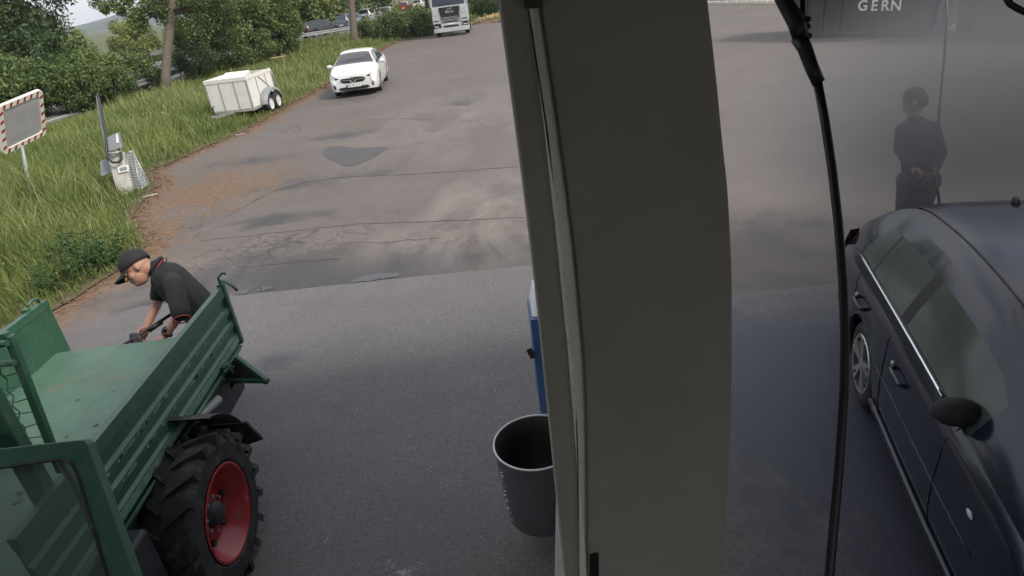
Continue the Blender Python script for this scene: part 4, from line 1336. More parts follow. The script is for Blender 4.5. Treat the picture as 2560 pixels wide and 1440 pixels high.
# near flank is the car's right or left side: the one facing -X
near = -1 if (-latd)[0] < 0 else 1
rw_g = G(2138, 1006)[:2]
side_n = latd * near
cen = rw_g - side_n * .86 - dv * (SEDAN['wb'][0])
DARK_C = cen
dt, dg_, s_d, P_d = build_car('dark_hatchback', 'glossy dark hatchback car standing wet in the right-hand wash bay', DK, 'sedan_paint', (cen[0], cen[1], .03), math.atan2(dv[1], dv[0]), detail=2, glass='glass_grey_green', doors=True)
mirrors(dt, .20, .73, 1.04, 'seat_dark')
def side_pt(x, zf, sg, off=.004):            # point on the flank, zf: height
    i = int(np.argmin(abs(s_d - x)))
    row = P_d[i]
    y = np.interp(zf, row[:, 2], row[:, 1])
    return (x, sg * (y + off), zf)
for sg in (-1, 1):
    for dn, x0 in (('rear_door', -1.50), ('front_door', -.56)):
        par = dg_[('rear' if dn == 'rear_door' else 'front') + str(sg)]
        h_ = MB()
        h_.tube([side_pt(x0, .80, sg, .0), side_pt(x0 + .02, .80, sg, .035), side_pt(x0 + .19, .80, sg, .035), side_pt(x0 + .21, .80, sg, .0)], .014, 8)
        obj('door_handle', h_, 'sedan_paint', par, True, world=False)
        kh = MB()
        kh.ell(side_pt(x0 - .05, .79, sg, .002), (.022, .012, .022), 10, 6)
        obj('lock_cap', kh, 'alloy', par, True, world=False)
    ch = MB()
    pts = [side_pt(x, float(P_d[int(np.argmin(abs(s_d - x)))][6][2]) + .012, sg, .006) for x in np.linspace(-1.80, -.02, 22)]
    ch.tube(pts, .008, 6)
    obj('window_trim', ch, 'chrome', dt, True, world=False)
    for x0, z0 in ((-1.60, .74), (-.76, .30), (.22, .30)):
        sm_ = MB()
        sm_.tube([side_pt(x0, z, sg, .001) for z in np.linspace(z0, .96, 10)], .004, 5)
        obj('door_seam', sm_, 'ink_black', dt, world=False)
    cl_ = MB()
    cl_.tube([side_pt(x, .60 if abs(x + 1.32) > .36 else .73, sg, .001) for x in np.linspace(-.92, .70, 20)], .004, 6)
    obj('body_crease', cl_, 'sedan_paint', dt, True, world=False)
    rp_ = MB()
    rp_.ell(side_pt(.60, .76, sg, .004), (.035, .008, .018), 12, 6)
    obj('side_repeater', rp_, 'lamp_glass', dt, True, world=False)
    sk = MB()
    sk.tube([side_pt(x, .30, sg, .012) for x in np.linspace(-.9, .72, 12)], .022, 6)
    obj('sill_strip', sk, 'sedan_paint', dt, True, world=False)
    tl_ = MB()
    pt = [(-2.43, sg * .78, .78), (-2.45, sg * .60, .80), (-2.37, sg * .58, 1.02), (-2.28, sg * .80, 1.02), (-2.20, sg * .845, .98), (-2.29, sg * .84, .82)]
    c_ = np.mean(pt, 0) + np.array([-.03, sg * .03, 0])
    tl_.add(pt + [c_], [(i, (i + 1) % 6, 6) for i in range(6)])
    obj('tail_light', tl_, 'tail_red', dt, world=False)
an = MB()
an.ell((-1.55, 0, 1.49), (.05, .018, .035), 10, 6)
obj('roof_antenna', an, 'black_plastic', dt, True, world=False)
for sg in (-1, 1):
    hn = MB()
    hn.tube([(x, sg * float(P_d[int(np.argmin(abs(s_d - x)))][13][1]) * .99, float(P_d[int(np.argmin(abs(s_d - x)))][13][2]) + .004) for x in np.linspace(-1.9, .05, 24)], .006, 5)
    obj('roof_seam', hn, 'ink_black', dt, world=False)
# --- traffic on the main road
def road_at(i, f_, off):
    L_ = offset_line(RN, off)
    p = L_[i] + (L_[i + 1] - L_[i]) * f_
    d_ = L_[i + 1] - L_[i]
    return p, math.atan2(d_[1], d_[0])
def on_road(px, py):
    """the spot on the road below a pixel, and the road's direction there"""
    p = G(px, py)[:2]
    best = None
    for i in range(len(RN) - 1):
        d_ = RN[i + 1] - RN[i]
        t0 = np.clip(((p - RN[i]) @ d_) / (d_ @ d_), 0, 1)
        q = RN[i] + t0 * d_
        dd = np.linalg.norm(p - q)
        if best is None or dd < best[0]:
            best = (dd, math.atan2(d_[1], d_[0]))
    return p, best[1]
def traffic(px, py, sp, paint, label, name='car', da=0.0):
    p, a = on_road(px, py)
    t_, g_, s_, P_ = build_car(name, label, sp, paint, (p[0], p[1], .056), a + R(28) + da, group='cars queuing on the main road', detail=0)
    xr = sp['zt'][0][0]
    for sg in (-1, 1):
        q = MB()
        q.box((xr - .005, sg * .80 - .07, .78), (xr + .14, sg * .80 + .07, .96))
        obj('tail_light', q, 'tail_red', t_, world=False)
    q = MB()
    q.box((xr - .03, -.26, .55), (xr - .005, .26, .66))
    obj('number_plate', q, 'plate_white', t_, world=False)
    mirrors(t_, .8, .86, 1.02, paint)
    return t_
traffic(803, 92, WAGON, 'black_paint', 'black estate car at the left end of the traffic queue', 'estate_car')
traffic(884, 74, SUV, 'blue_grey_paint', 'dark grey car partly behind the bare trunk', 'estate_car')
traffic(921, 58, SUV, 'silver_paint', 'silver off-roader just right of the bare trunk', 'off_roader')
traffic(972, 50, WAGON, 'silver_paint', 'silver car with red lights above the juniper hedge', 'estate_car')
traffic(952, 34, SUV, 'white_paint', 'white car behind the silver ones in the far lane', 'estate_car')
traffic(1014, 30, WAGON, 'red_paint', 'red car near the yellow road sign', 'estate_car')
traffic(1048, 26, SUV, 'white_paint', 'white car just left of the lorry mirror', 'estate_car')
traffic(322, 232, WAGON, 'white_paint', 'white car half hidden by bushes left of the leaning trunk', 'estate_car')
traffic(1200, 14, SUV, 'white_paint', 'white car beyond the shrubs right of the lorry', 'estate_car')

# ------------------------------------------------------------------ the wash building round the camera
bay = thing('wash_bay', 'grey open-fronted car wash shelter that the view looks out from', 'building', (0, -2, 0))
q = MB(); q.box((-8.5, -7.2, 3.62), (-.5, 1.35, 3.86)); obj('roof', q, 'ceiling', bay)  # unseen; front edge set back so more light falls on this bay
q = MB(); q.box((-.5, -7.2, 3.622), (8.5, 3.9, 3.90)); obj('roof', q, 'ceiling', bay)  # unseen; front edge pushed out to shade the right bay
q = MB(); q.box((-8.5, -7.4, 0.03), (8.5, -7.2, 1.1)); obj('unseen_back_wall', q, 'ceiling', bay)  # unseen; kept low to let daylight in on the column
for sx in (-1, 1):
    q = MB(); q.box((sx * 8.3 - .1, -7.2, .03), (sx * 8.3 + .1, -.2, 3.62)); obj('side_wall', q, 'ceiling', bay)  # unseen; added to close the bay in and keep it dark
# grey column close to the camera: flange, raised trim and broad face
YC = 1.28
PYS = np.linspace(-60, 1500, 40)
def edge(pts):
    ys_, xs_ = [p[1] for p in pts], [p[0] for p in pts]
    return lambda y: float(pchip(ys_, xs_, np.array([y]))[0]) if ys_[0] <= y <= ys_[-1] else (xs_[0] + (y - ys_[0]) * (xs_[1] - xs_[0]) / (ys_[1] - ys_[0]) if y < ys_[0] else xs_[-1] + (y - ys_[-1]) * (xs_[-1] - xs_[-2]) / (ys_[-1] - ys_[-2]))
e0 = edge([(1245, 0), (1293, 360), (1330, 660), (1372, 1060), (1410, 1440)])
e1 = edge([(1323, 20), (1363, 360), (1398, 680), (1431, 1035), (1459, 1440)])
e2 = edge([(1350, 20), (1400, 360), (1439, 680), (1464, 1035), (1466, 1300), (1466, 1440)])
e3 = edge([(1778, 0), (1800, 200), (1815, 360), (1829, 500), (1838, 740), (1836, 1000), (1820, 1300), (1806, 1440)])
col = thing('column', 'broad dark grey column standing between the two wash bays close to the viewer', 'column', (0.2, YC, 0))
def strip(name, ea, eb, y0, depth, mat, inset=0.06, jit=0.0, round_r=False):
    v_, f_ = [], []
    rows = []
    for py in PYS:
        a_, b_ = ATY(ea(py), py, y0), ATY(eb(py), py, y0)
        z_ = (a_[2] + b_[2]) / 2
        jl = rng.normal(0, jit) if jit else 0
        rows.append((a_[0] + jl, a_[2], b_[0] + (rng.normal(0, jit) if jit else 0), b_[2]))
    rows.sort(key=lambda r_: r_[1])
    r0_, r9 = rows[0], rows[-1]
    rows = [(r0_[0], .03, r0_[2], .03)] + rows + [(r9[0], 3.62, r9[2], 3.62)]
    fr = [0, .012, .04, .10] if round_r else [0, .006]
    for xa, za, xb, zb_ in rows:
        wds = xb - xa
        line_ = [(xa + inset, y0 + depth, za), (xa, y0 + .008, za), (xa + .006, y0, za)]
        for k in range(1, 8):
            line_.append((xa + .006 + (wds - .03) * k / 8, y0, za + (zb_ - za) * k / 8))
        line_ += [(xb - .02, y0, zb_), (xb - .006, y0 + .006, zb_), (xb, y0 + .022, zb_), (xb - .02, y0 + depth, zb_)]
        v_.append(line_)
    nr_, nc_ = len(v_), len(v_[0])
    flat = [p for l_ in v_ for p in l_]
    f_ = [(i * nc_ + j, i * nc_ + j + 1, (i + 1) * nc_ + j + 1, (i + 1) * nc_ + j) for i in range(nr_ - 1) for j in range(nc_ - 1)]
    f_ += [(i * nc_ + nc_ - 1, i * nc_, (i + 1) * nc_, (i + 1) * nc_ + nc_ - 1) for i in range(nr_ - 1)]
    q_ = MB()
    q_.add(flat, f_)
    return obj(name, q_, mat, col, True)
strip('face_panel', lambda y: e2(y) + 2, e3, YC, .24, 'column_paint', inset=.03)
strip('side_flange', e0, lambda y: e2(y) + 10, YC + .004, .10, 'column_paint', inset=.10)
strip('trim_strip', lambda y: e1(y) + 3, e2, YC - .018, .03, 'column_trim', inset=0.0, jit=.0003)
q = MB(); q.hexa([ATY(1474, 1450, YC - .004), ATY(1498, 1450, YC - .004), ATY(1498, 1450, YC + .02), ATY(1474, 1450, YC + .02), ATY(1474, 1386, YC - .004), ATY(1496, 1384, YC - .004), ATY(1496, 1384, YC + .02), ATY(1474, 1386, YC + .02)])
obj('bracket', q, 'black_plastic', col)
q = MB(); q.hexa([ATY(1312, 22, YC - .02), ATY(1352, 20, YC - .02), ATY(1352, 20, YC), ATY(1312, 22, YC), ATY(1306, -90, YC - .02), ATY(1350, -90, YC - .02), ATY(1350, -90, YC), ATY(1306, -90, YC)])
obj('trim_cap', q, 'black_plastic', col)

# ------------------------------------------------------------------ bin, terminal, board
c0 = AT(1338, 1103, 3.75)
bn = thing('litter_bin', 'dark grey round litter bin with pale rim hung beside the column', 'bin', (c0[0], c0[1], c0[2] - .56))
rb_ = .245
q = MB(); q.lathe([(rb_ * .995, 0), (rb_ * .97, -.2), (rb_ * .93, -.40), (rb_ * .90, -.53), (rb_ * .84, -.555), (.001, -.555)], c0, 'Z', 40); obj('shell', q, 'bin_grey', bn, True)
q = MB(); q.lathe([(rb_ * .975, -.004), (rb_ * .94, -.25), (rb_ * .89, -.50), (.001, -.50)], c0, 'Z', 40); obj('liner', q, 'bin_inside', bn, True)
q = MB(); q.lathe([(rb_ + .006 * math.cos(a), .006 * math.sin(a)) for a in np.linspace(0, 2 * math.pi, 9)], c0, 'Z', 48); obj('rim', q, 'white_plastic', bn, True)
ang = math.radians(205)
dn = np.array([math.cos(ang), math.sin(ang), 0])
tn = np.array([-dn[1], dn[0], 0])
for i_ in range(15):                         # worn pale lettering running up the side, illegible in the photo
    zt_ = -.10 - .027 * i_ - random.uniform(0, .006)
    rr_ = rb_ * np.interp(zt_, [-.53, -.4, -.2, 0], [.90, .93, .97, .995]) + .0035
    a1_ = ang + random.uniform(-.05, .05)
    q = MB()
    p = c0 + np.array([math.cos(a1_) * rr_, math.sin(a1_) * rr_, zt_])
    q.bar(p - tn * random.uniform(.004, .012) + [0, 0, random.uniform(-.008, .0)], p + tn * random.uniform(.004, .014) + [0, 0, random.uniform(0, .012)], .003, random.uniform(.004, .008), up=dn)
    obj('worn_letter', q, 'white_plastic', bn)
pl_ = AT(1440, 1240, 3.95)
q = MB(); q.tube([(pl_[0], pl_[1], .03), (pl_[0], pl_[1], 1.75)], .03, 12); post = obj('post', q, 'galvanised', bn, True)
q = MB(); q.bar(c0 + [rb_ * .8, .1, -.15], (pl_[0], pl_[1], c0[2] - .15), .03, .04); obj('bracket', q, 'galvanised', bn)
# blue terminal, only its edge shows past the column
tb = AT(1352, 1036, 3.95)
tt_ = AT(1326, 800, 3.95)
w0 = thing('wash_terminal', 'blue wash terminal cabinet with white sloping top half hidden by the column', 'terminal', (tb[0] + .3, tb[1] + .15, .03))
q = MB(); q.hexa([tb, tb + [.55, 0, 0], tb + [.55, .3, 0], tb + [0, .3, 0], tt_, tt_ + [.6, -.02, 0], tt_ + [.6, .3, 0], tt_ + [0, .3, 0]]); obj('cabinet', q, 'blue_box', w0, bevel=.008)
t2 = AT(1333, 718, 4.1)
q = MB(); q.hexa([tt_ + [.012, .02, .002], tt_ + [.58, .02, .002], tt_ + [.58, .28, .002], tt_ + [.012, .28, .002], t2, t2 + [.5, 0, 0], t2 + [.5, .12, 0], t2 + [0, .12, 0]]); obj('sloping_top', q, 'white_plastic', w0, bevel=.01)
q = MB(); q.box((tb[0] + .2, tb[1] + .08, .03), (tb[0] + .4, tb[1] + .22, tb[2])); obj('pedestal', q, 'galvanised', w0)
q = MB(); q.bar(AT(1322, 872, 3.93), AT(1334, 895, 3.93), .012, .05); obj('side_handle', q, 'black_plastic', w0)
# white board standing by the foot of the post
wb0, wb1 = AT(1384, 1432, 3.6), AT(1392, 1246, 3.6)
bo = thing('white_board', 'narrow white board standing upright below the litter bin beside the column', 'board', (wb0[0] + .15, wb0[1], .03))
zb0 = max(.031, wb0[2] - .3)
q = MB(); q.hexa([(wb0[0] - .01, wb0[1] - .02, .031), (wb0[0] + .30, wb0[1] - .02, .031), (wb0[0] + .30, wb0[1] + .01, .031), (wb0[0] - .01, wb0[1] + .01, .031), (wb1[0], wb1[1] + .02, wb1[2]), (wb1[0] + .30, wb1[1] + .02, wb1[2]), (wb1[0] + .30, wb1[1] + .05, wb1[2]), (wb1[0], wb1[1] + .05, wb1[2])])
pn = obj('panel', q, 'white_plastic', bo, bevel=.004)

# ------------------------------------------------------------------ lance hoses in the right-hand bay
DH = 1.7
hs = thing('ceiling_hose', 'thick black pressure hose hanging from the ceiling swivel in the right-hand bay', 'hose', AT(2075, 1440, DH))
hp = [(2044, 205), (2062, 300), (2080, 420), (2096, 560), (2107, 700), (2112, 830), (2111, 960), (2104, 1080), (2094, 1210), (2083, 1330), (2072, 1460), (2060, 1600), (2055, 1800)]
q = MB(); q.tube([AT(*p, DH) for p in hp], .0118, 12); obj('hose', q, 'hose_rubber', hs, True)
q = MB(); q.tube([AT(1996, 92, DH), AT(2012, 120, DH), AT(2030, 170, DH), AT(2047, 208, DH)], [.021, .019, .0175, .0165], 12); obj('hose_sleeve', q, 'hose_rubber', hs, True)
q = MB(); q.tube([AT(1925, -70, DH), AT(1960, 0, DH), AT(1990, 55, DH), AT(2004, 100, DH)], [.02, .021, .022, .021], 12); obj('swivel_arm', q, 'black_plastic', hs, True)
q = MB(); q.tube([AT(2004, -60, DH), AT(2007, 20, DH), AT(2004, 62, DH), AT(2000, 98, DH)], [.008, .008, .010, .016], 10); obj('supply_pipe', q, 'black_plastic', hs, True)
q = MB()
for px, py in ((2018, 48), (2017, 66), (2020, 90)):
    q.ell(AT(px, py, DH), (.011, .011, .009), 10, 6)
stuff(obj('fitting_nuts', q, 'black_plastic', hs, True))
th_ = thing('thin_hose', 'thin dark hose hanging straight down to the person behind the dark car', 'hose', AT(2345, 308, 6.45))
q = MB(); q.tube([AT(2368, -60, 6.2), AT(2366, 60, 6.25), AT(2360, 150, 6.32), AT(2352, 230, 6.4), AT(2346, 308, 6.45)], .012, 8); obj('hose', q, 'hose_rubber', th_, True)
th2 = thing('looped_hose', 'black hose loop hanging into the top right corner of view', 'hose', AT(2555, 30, 2.4))
q = MB(); q.tube([AT(2508, -60, 2.4), AT(2512, -10, 2.4), AT(2525, 10, 2.4), AT(2545, 22, 2.4), AT(2575, 36, 2.4), AT(2640, 40, 2.4)], .012, 10); obj('hose', q, 'hose_rubber', th2, True)

# ------------------------------------------------------------------ dark skip containers across the yard on the right
def skip(name, label, pa, pb, hgt, dpt, letters=None, slope=.5, along=None):
    a_, b_ = G(*pa), G(*pb)
    if along is not None:
        b_ = a_ + along
    d_ = (b_ - a_)
    Lg = np.linalg.norm(d_)
    d_ /= Lg
    n_ = np.array([-d_[1], d_[0], 0])
    if n_[1] < 0:
        n_ = -n_
    t_ = thing(name, label, 'container', (a_ + b_) / 2)
    zz = np.array([0, 0, 1.0])
    q_ = MB()
    lo_, hi_ = .12, hgt
    P_ = [a_ + zz * lo_, b_ + zz * lo_, b_ + n_ * dpt + zz * lo_, a_ + n_ * dpt + zz * lo_, a_ - d_ * slope + zz * hi_, b_ + d_ * slope * .3 + zz * hi_, b_ + d_ * slope * .3 + n_ * dpt + zz * hi_, a_ - d_ * slope + n_ * dpt + zz * hi_]
    q_.hexa(P_)
    obj('shell', q_, 'container_dark', t_, bevel=.02)
    k = 7
    for i_ in range(k):
        f_ = (i_ + .5) / k
        if letters and .42 < f_ < .97:
            continue
        p_ = a_ + d_ * Lg * f_
        q_ = MB(); q_.bar(p_ - n_ * .03 + zz * (lo_ + .05), p_ - n_ * .03 + zz * (hi_ - .05), .08, .07, up=n_); obj('rib', q_, 'container_dark', t_)
    q_ = MB(); q_.bar(P_[4] - n_ * .04, P_[5] - n_ * .04, .12, .12); obj('top_rail', q_, 'container_dark', t_)
    q_ = MB(); q_.bar(a_ - n_ * .04 + zz * .10, b_ - n_ * .04 + zz * .10, .12, .14); obj('bottom_rail', q_, 'container_dark', t_)
    for f_ in (.04, .96):
        q_ = MB(); q_.lathe([(.001, -.1), (.10, -.1), (.10, .1), (.001, .1)], (a_ + d_ * Lg * f_ + n_ * .25 + zz * .10), 'X', 16); obj('roller', q_, 'dark_steel', t_)
    return t_, a_, d_, n_, Lg
sk_, a_, d_, n_, Lg = skip('skip_container', 'dark skip container with white stencilled letters across the yard on the right', (1990, 93), (2318, 91), 2.5, 2.2, 'GERN', .9)
for ch_, px in zip('GERN', (2157, 2186, 2213, 2240)):
    p = AT(px, 15, 1)
    ray_ = p - CAM
    tpar = ((a_ - n_ * .006 - CAM) @ n_) / (ray_ @ n_)
    lettering('letter', ch_, .46, 'letter_white', sk_, CAM + ray_ * tpar, d_, (0, 0, 1), .003, .008)
skip('skip_container', 'dark container further right of the lettered one, faint in the spray', (2385, 97), (2385, 97), 2.4, 2.2, None, .1, along=d_ * 5.0)
q = MB(); a2, b2 = G(2322, 88), G(2362, 90)
t_ = thing('pale_post', 'pale upright panel standing between the two dark containers', 'panel', (a2 + b2) / 2)
q.hexa([a2 + [.1, .3, 0], b2 + [.0, .3, 0], b2 + [0, .4, 0], a2 + [.1, .4, 0], a2 + [.1, .3, 2.2], b2 + [0, .3, 2.2], b2 + [0, .4, 2.2], a2 + [.1, .4, 2.2]]); obj('board', q, 'grey_box', t_)
# pale kerb stones at the far end of the yard
kb0, kb1 = G(1755, 10), G(1980, 10)
for i_ in range(9):
    p0, p1 = kb0 + (kb1 - kb0) * (i_ / 9 + .004), kb0 + (kb1 - kb0) * ((i_ + 1) / 9 - .004)
    q = MB(); q.bar(p0 + [0, 0, .09], p1 + [0, 0, .09], .2, .2)
    o_ = obj('kerb_stone', q, 'kerb_white', yard, bevel=.02)
wl0, wl1 = G(1700, 1), G(2100, -6)
hg = thing('far_fence', 'dark boarded fence behind the pale kerb at the far end of the yard', 'fence', (wl0 + wl1) / 2)
for i_ in range(24):
    p0, p1 = wl0 + (wl1 - wl0) * (i_ / 24), wl0 + (wl1 - wl0) * ((i_ + .96) / 24)
    q = MB(); q.hexa([p0, p1, p1 + [0, .06, 0], p0 + [0, .06, 0], p0 + [0, 0, 1.9], p1 + [0, 0, 1.9], p1 + [0, .06, 1.9], p0 + [0, .06, 1.9]])
    obj('board', q, 'bark', hg)

# ------------------------------------------------------------------ green utility truck with its bed open at the rear
X0, X1 = -3.57, -2.12            # bed, left to right side
YF, YR = 2.02, 4.42              # bed, front to rear
ZF, ZT = 1.06, 1.45
gt = thing('utility_truck', 'green utility truck with ribbed drop sides, empty bed and red wheel rims', 'truck', (-2.85, 3.0, .03))
q = MB(); q.box((X0 + .02, YF, ZF - .05), (X1 - .02, YR, ZF)); flo = obj('bed_floor', q, 'green_floor', gt, bevel=.006)
q = MB(); q.bar((-3.40, 3.20, ZF + .002), (-2.75, 3.12, ZF + .002), .012, .004); obj('floor_joint', q, 'ink_black', flo)
for i_ in range(34):                 # leaves and crumbs lying on the bed
    px_, py_ = random.uniform(-3.4, -2.3), random.uniform(2.5, 4.2)
    if i_ < 22:
        px_, py_ = random.gauss(-2.75, .22), random.gauss(2.85, .2)
    s1 = random.uniform(.006, .03)
    a_ = random.uniform(0, 3.1)
    q = MB(); q.add([(px_ - s1 * math.cos(a_), py_ - s1 * math.sin(a_), ZF + .003), (px_ + s1 * .4 * math.sin(a_), py_ - s1 * .4 * math.cos(a_), ZF + .008), (px_ + s1 * math.cos(a_), py_ + s1 * math.sin(a_), ZF + .003), (px_ - s1 * .4 * math.sin(a_), py_ + s1 * .4 * math.cos(a_), ZF + .006)], [(0, 1, 2, 3)])
    if i_ == 0:
        crumbs = MB()
    crumbs.add(q.v, q.f)
stuff(obj('bed_crumbs', crumbs, 'litter_brown', flo))
def side_board(xo, sg, name, rear_y, front_y):
    """pressed steel drop side, its outer face at xo, sg = outward x direction"""
    prof = [(0, ZF - .07), (.030, ZF - .07), (.030, ZF - .01), (.012, ZF + .005), (.012, ZF + .055), (.030, ZF + .07), (.030, ZF + .105), (.012, ZF + .12), (.012, ZF + .165), (.030, ZF + .18), (.030, ZF + .215), (.010, ZF + .23), (.010, ZF + .295), (.034, ZF + .315), (.034, ZT), (-.006, ZT), (-.006, ZT - .06), (0, ZT - .065)]
    q_ = MB()
    q_.prism([(xo + sg * (x_ - .03), front_y, z_) for x_, z_ in prof], (0, rear_y - front_y, 0))
    o_ = obj(name, q_, 'green_paint', gt)
    q_ = MB(); q_.box((min(xo + sg * .001, xo + sg * .0045), front_y + .05, ZF + .012 - .075), (max(xo + sg * .001, xo + sg * .0045), rear_y - .02, ZF - .018)); obj('worn_rail', q_, 'green_scratched', o_)
    return o_
rb = side_board(X1, 1, 'right_drop_side', YR - .06, YF - .02)
lb_ = side_board(X0, -1, 'left_drop_side', YR + .14, YF - .02)
for xo in (X1, X0):
    q = MB(); q.box((xo - .035, YR - .06, ZF - .10), (xo + .012, YR - .015, ZT + .02)); obj('rear_post', q, 'green_paint', gt, bevel=.006)
# wear marks along the lower ribs
for zc in (ZF + .088, ZF + .198):
    for k in range(26):
        y0_ = random.uniform(YF + .3, YR - .3)
        L_ = random.uniform(.01, .07)
        q = MB(); q.box((X1 + .0005, y0_, zc - random.uniform(.004, .012)), (X1 + .0022, y0_ + L_, zc + random.uniform(.003, .012)))
        if k == 0:
            sc = MB()
        sc.add(q.v, q.f)
    stuff(obj('paint_scuffs', sc, 'green_scratched', rb))
# hook latches
hk = MB()
p = np.array([X1 - .01, YR - .04, ZT + .02])
hk.tube([p, p + [.0, 0, .05], p + [.03, .02, .075], p + [.05, .03, .06]], .010, 8)
hk.tube([p + [0, 0, .02], p + [.05, -.02, .02], p + [.10, -.04, -.01], p + [.13, -.05, -.05]], .011, 8)
obj('latch_hook', hk, 'green_paint', gt, True)
hk = MB()
p = np.array([X0, YR + .10, ZT])
hk.tube([p, p + [0, .0, .03], p + [.0, -.05, .045], p + [0, -.12, .03]], .010, 8)
obj('latch_hook', hk, 'green_paint', gt, True)
for yy in (YR - .45, YF + .30):
    hk = MB()
    p = np.array([X1 + .005, yy, ZF - .07])
    hk.box(p + [-.01, -.04, -.02], p + [.045, .04, .03])
    hk.tube([p + [.03, -.06, .0], p + [.055, -.02, .02], p + [.055, .04, -.02], p + [.03, .07, -.05]], .009, 8)
    hk.tube([p + [.05, -.03, .04], p + [.06, 0, -.05]], .010, 8)
    obj('board_latch', hk, 'green_paint', gt, bevel=.004)
q = MB(); q.box((X1 - .05, YF, ZF - .15), (X1 - .015, YR - .05, ZF - .075)); obj('bed_rail', q, 'green_paint', gt, bevel=.006)
q = MB(); q.tube([(X1 + .012, YF + .25, ZF - .095), (X1 + .012, YR - .1, ZF - .095)], .012, 8); obj('hinge_rod', q, 'green_paint', gt, True)
# mesh headboard guard
hb = MB()
gy = 2.62
gb0, gb1 = ATY(132, 1140, gy), ATY(22, 838, gy)
hb.bar(gb0 - [0, 0, .1], gb1, .035, .035)
hb.bar(gb1, gb1 + [-1.1, 0, 0], .035, .035)
hb.bar(gb0, gb0 + [-1.0, 0, 0], .035, .035)
hg_ = obj('headboard_frame', hb, 'green_paint', gt, bevel=.005)
for k in range(13):                      # crimped wires, upright and cross
    f_ = (k + 1) / 14
    a_, b_ = gb0 + np.array([-.09 * (k + 1), 0, 0]), gb1 + np.array([-.09 * (k + 1), 0, 0])
    q = MB(); q.tube([a_ + (b_ - a_) * t0 + np.array([.006 * (-1) ** i_, .006 * (-1) ** (i_ + k), 0]) for i_, t0 in enumerate(np.linspace(0, 1, 16))], .0035, 5); obj('wire', q, 'green_paint', hg_)
for k in range(9):
    f_ = (k + .7) / 9.4
    a_ = gb0 + (gb1 - gb0) * f_
    q = MB(); q.tube([a_ + np.array([-1.08 * t0, .006 * (-1) ** (i_ + k), .004 * (-1) ** i_]) for i_, t0 in enumerate(np.linspace(0, 1, 16))], .0035, 5); obj('wire', q, 'green_paint', hg_)
for f_ in (.82, .97):
    q = MB(); q.tube([gb0 + (gb1 - gb0) * f_ + [-.05, -.03, 0], gb0 + (gb1 - gb0) * f_ + [.01, -.035, 0]], .016, 8); obj('guard_lug', q, 'green_paint', hg_)
# cab pillar and open door at the front
q = MB(); c1, c2 = ATY(48, 1130, 2.3), ATY(-80, 900, 2.3)
q.bar(c1 - [0, 0, .4], c2, .085, .07); q.bar(c2, c2 + [-.9, 0, 0], .08, .07); obj('cab_pillar', q, 'green_paint', gt, bevel=.01)
q = MB(); q.box((-3.55, .2, .55), (-2.45, 2.2, 1.05)); q.box((-3.5, .3, 1.05), (-2.5, .75, 1.5)); obj('cab_body', q, 'green_paint', gt, bevel=.02)
q = MB(); q.box((-3.3, 1.45, 1.05), (-2.7, 2.0, 1.25)); q.box((-3.3, 1.9, 1.25), (-2.7, 2.05, 1.75)); obj('cab_seat', q, 'seat_dark', gt, bevel=.03)
YD = 1.95
_p0, _p1, _p2 = ATY(215, 1100, 2.14), ATY(0, 1125, 2.14), ATY(330, 1440, 1.84)
_dn = np.cross(_p1 - _p0, _p2 - _p0)
_dn /= np.linalg.norm(_dn)
if _dn[1] < 0:
    _dn = -_dn
def DP(px, py):                      # door tilted to catch sky light, its foot nearer the viewer
    d_ = ray(px, py)
    return CAM + d_ * (((_p0 - CAM) @ _dn) / (d_ @ _dn))
outer = [DP(*p) for p in ((-260, 1150), (196, 1100), (209, 1100), (218, 1109), (340, 1450), (430, 1700), (-100, 1760))]
inner = [DP(*p) for p in ((-240, 1206), (148, 1148), (176, 1155), (194, 1184), (272, 1450), (300, 1540), (-150, 1600))]
ni = len(inner)
db = MB()
bk_ = _dn * .05
db.add(outer + inner + [p + bk_ for p in outer] + [p + bk_ for p in inner],
       [(i_, (i_ + 1) % ni, ni + (i_ + 1) % ni, ni + i_) for i_ in range(ni)] + [(2 * ni + i_, 2 * ni + (i_ + 1) % ni, 3 * ni + (i_ + 1) % ni, 3 * ni + i_) for i_ in range(ni)] +
       [(i_, (i_ + 1) % ni, 2 * ni + (i_ + 1) % ni, 2 * ni + i_) for i_ in range(ni)] + [(ni + i_, ni + (i_ + 1) % ni, 3 * ni + (i_ + 1) % ni, 3 * ni + i_) for i_ in range(ni)])
mdoor = meshdata('cab_door', db)
door = obj('cab_door', mdoor, 'green_paint', gt, bevel=.012)
q = MB(); q.prism([p + _dn * .02 for p in inner], _dn * .006)
gm_ = bpy.data.materials.new('clear_pane'); gm_.use_nodes = True
bb = gm_.node_tree.nodes['Principled BSDF']
bb.inputs['Base Color'].default_value = (.10, .14, .12, 1); bb.inputs['Roughness'].default_value = .06; bb.inputs['Alpha'].default_value = .4; bb.inputs['Specular IOR Level'].default_value = .6
M['clear_pane'] = gm_
obj('door_window', q, 'clear_pane', door)
ih = MB()
for i_ in range(ni - 2):
    ih.tube([inner[i_] - _dn * .002, inner[i_ + 1] - _dn * .002], .007, 6)
obj('window_seal', ih, 'rubber', door)
q = MB(); q.tube([DP(100, 1180) + [0, .12, 0], DP(170, 1330) + [0, .14, 0], DP(250, 1500) + [0, .12, 0]], .022, 8); obj('grab_rail', q, 'green_paint', gt, True)
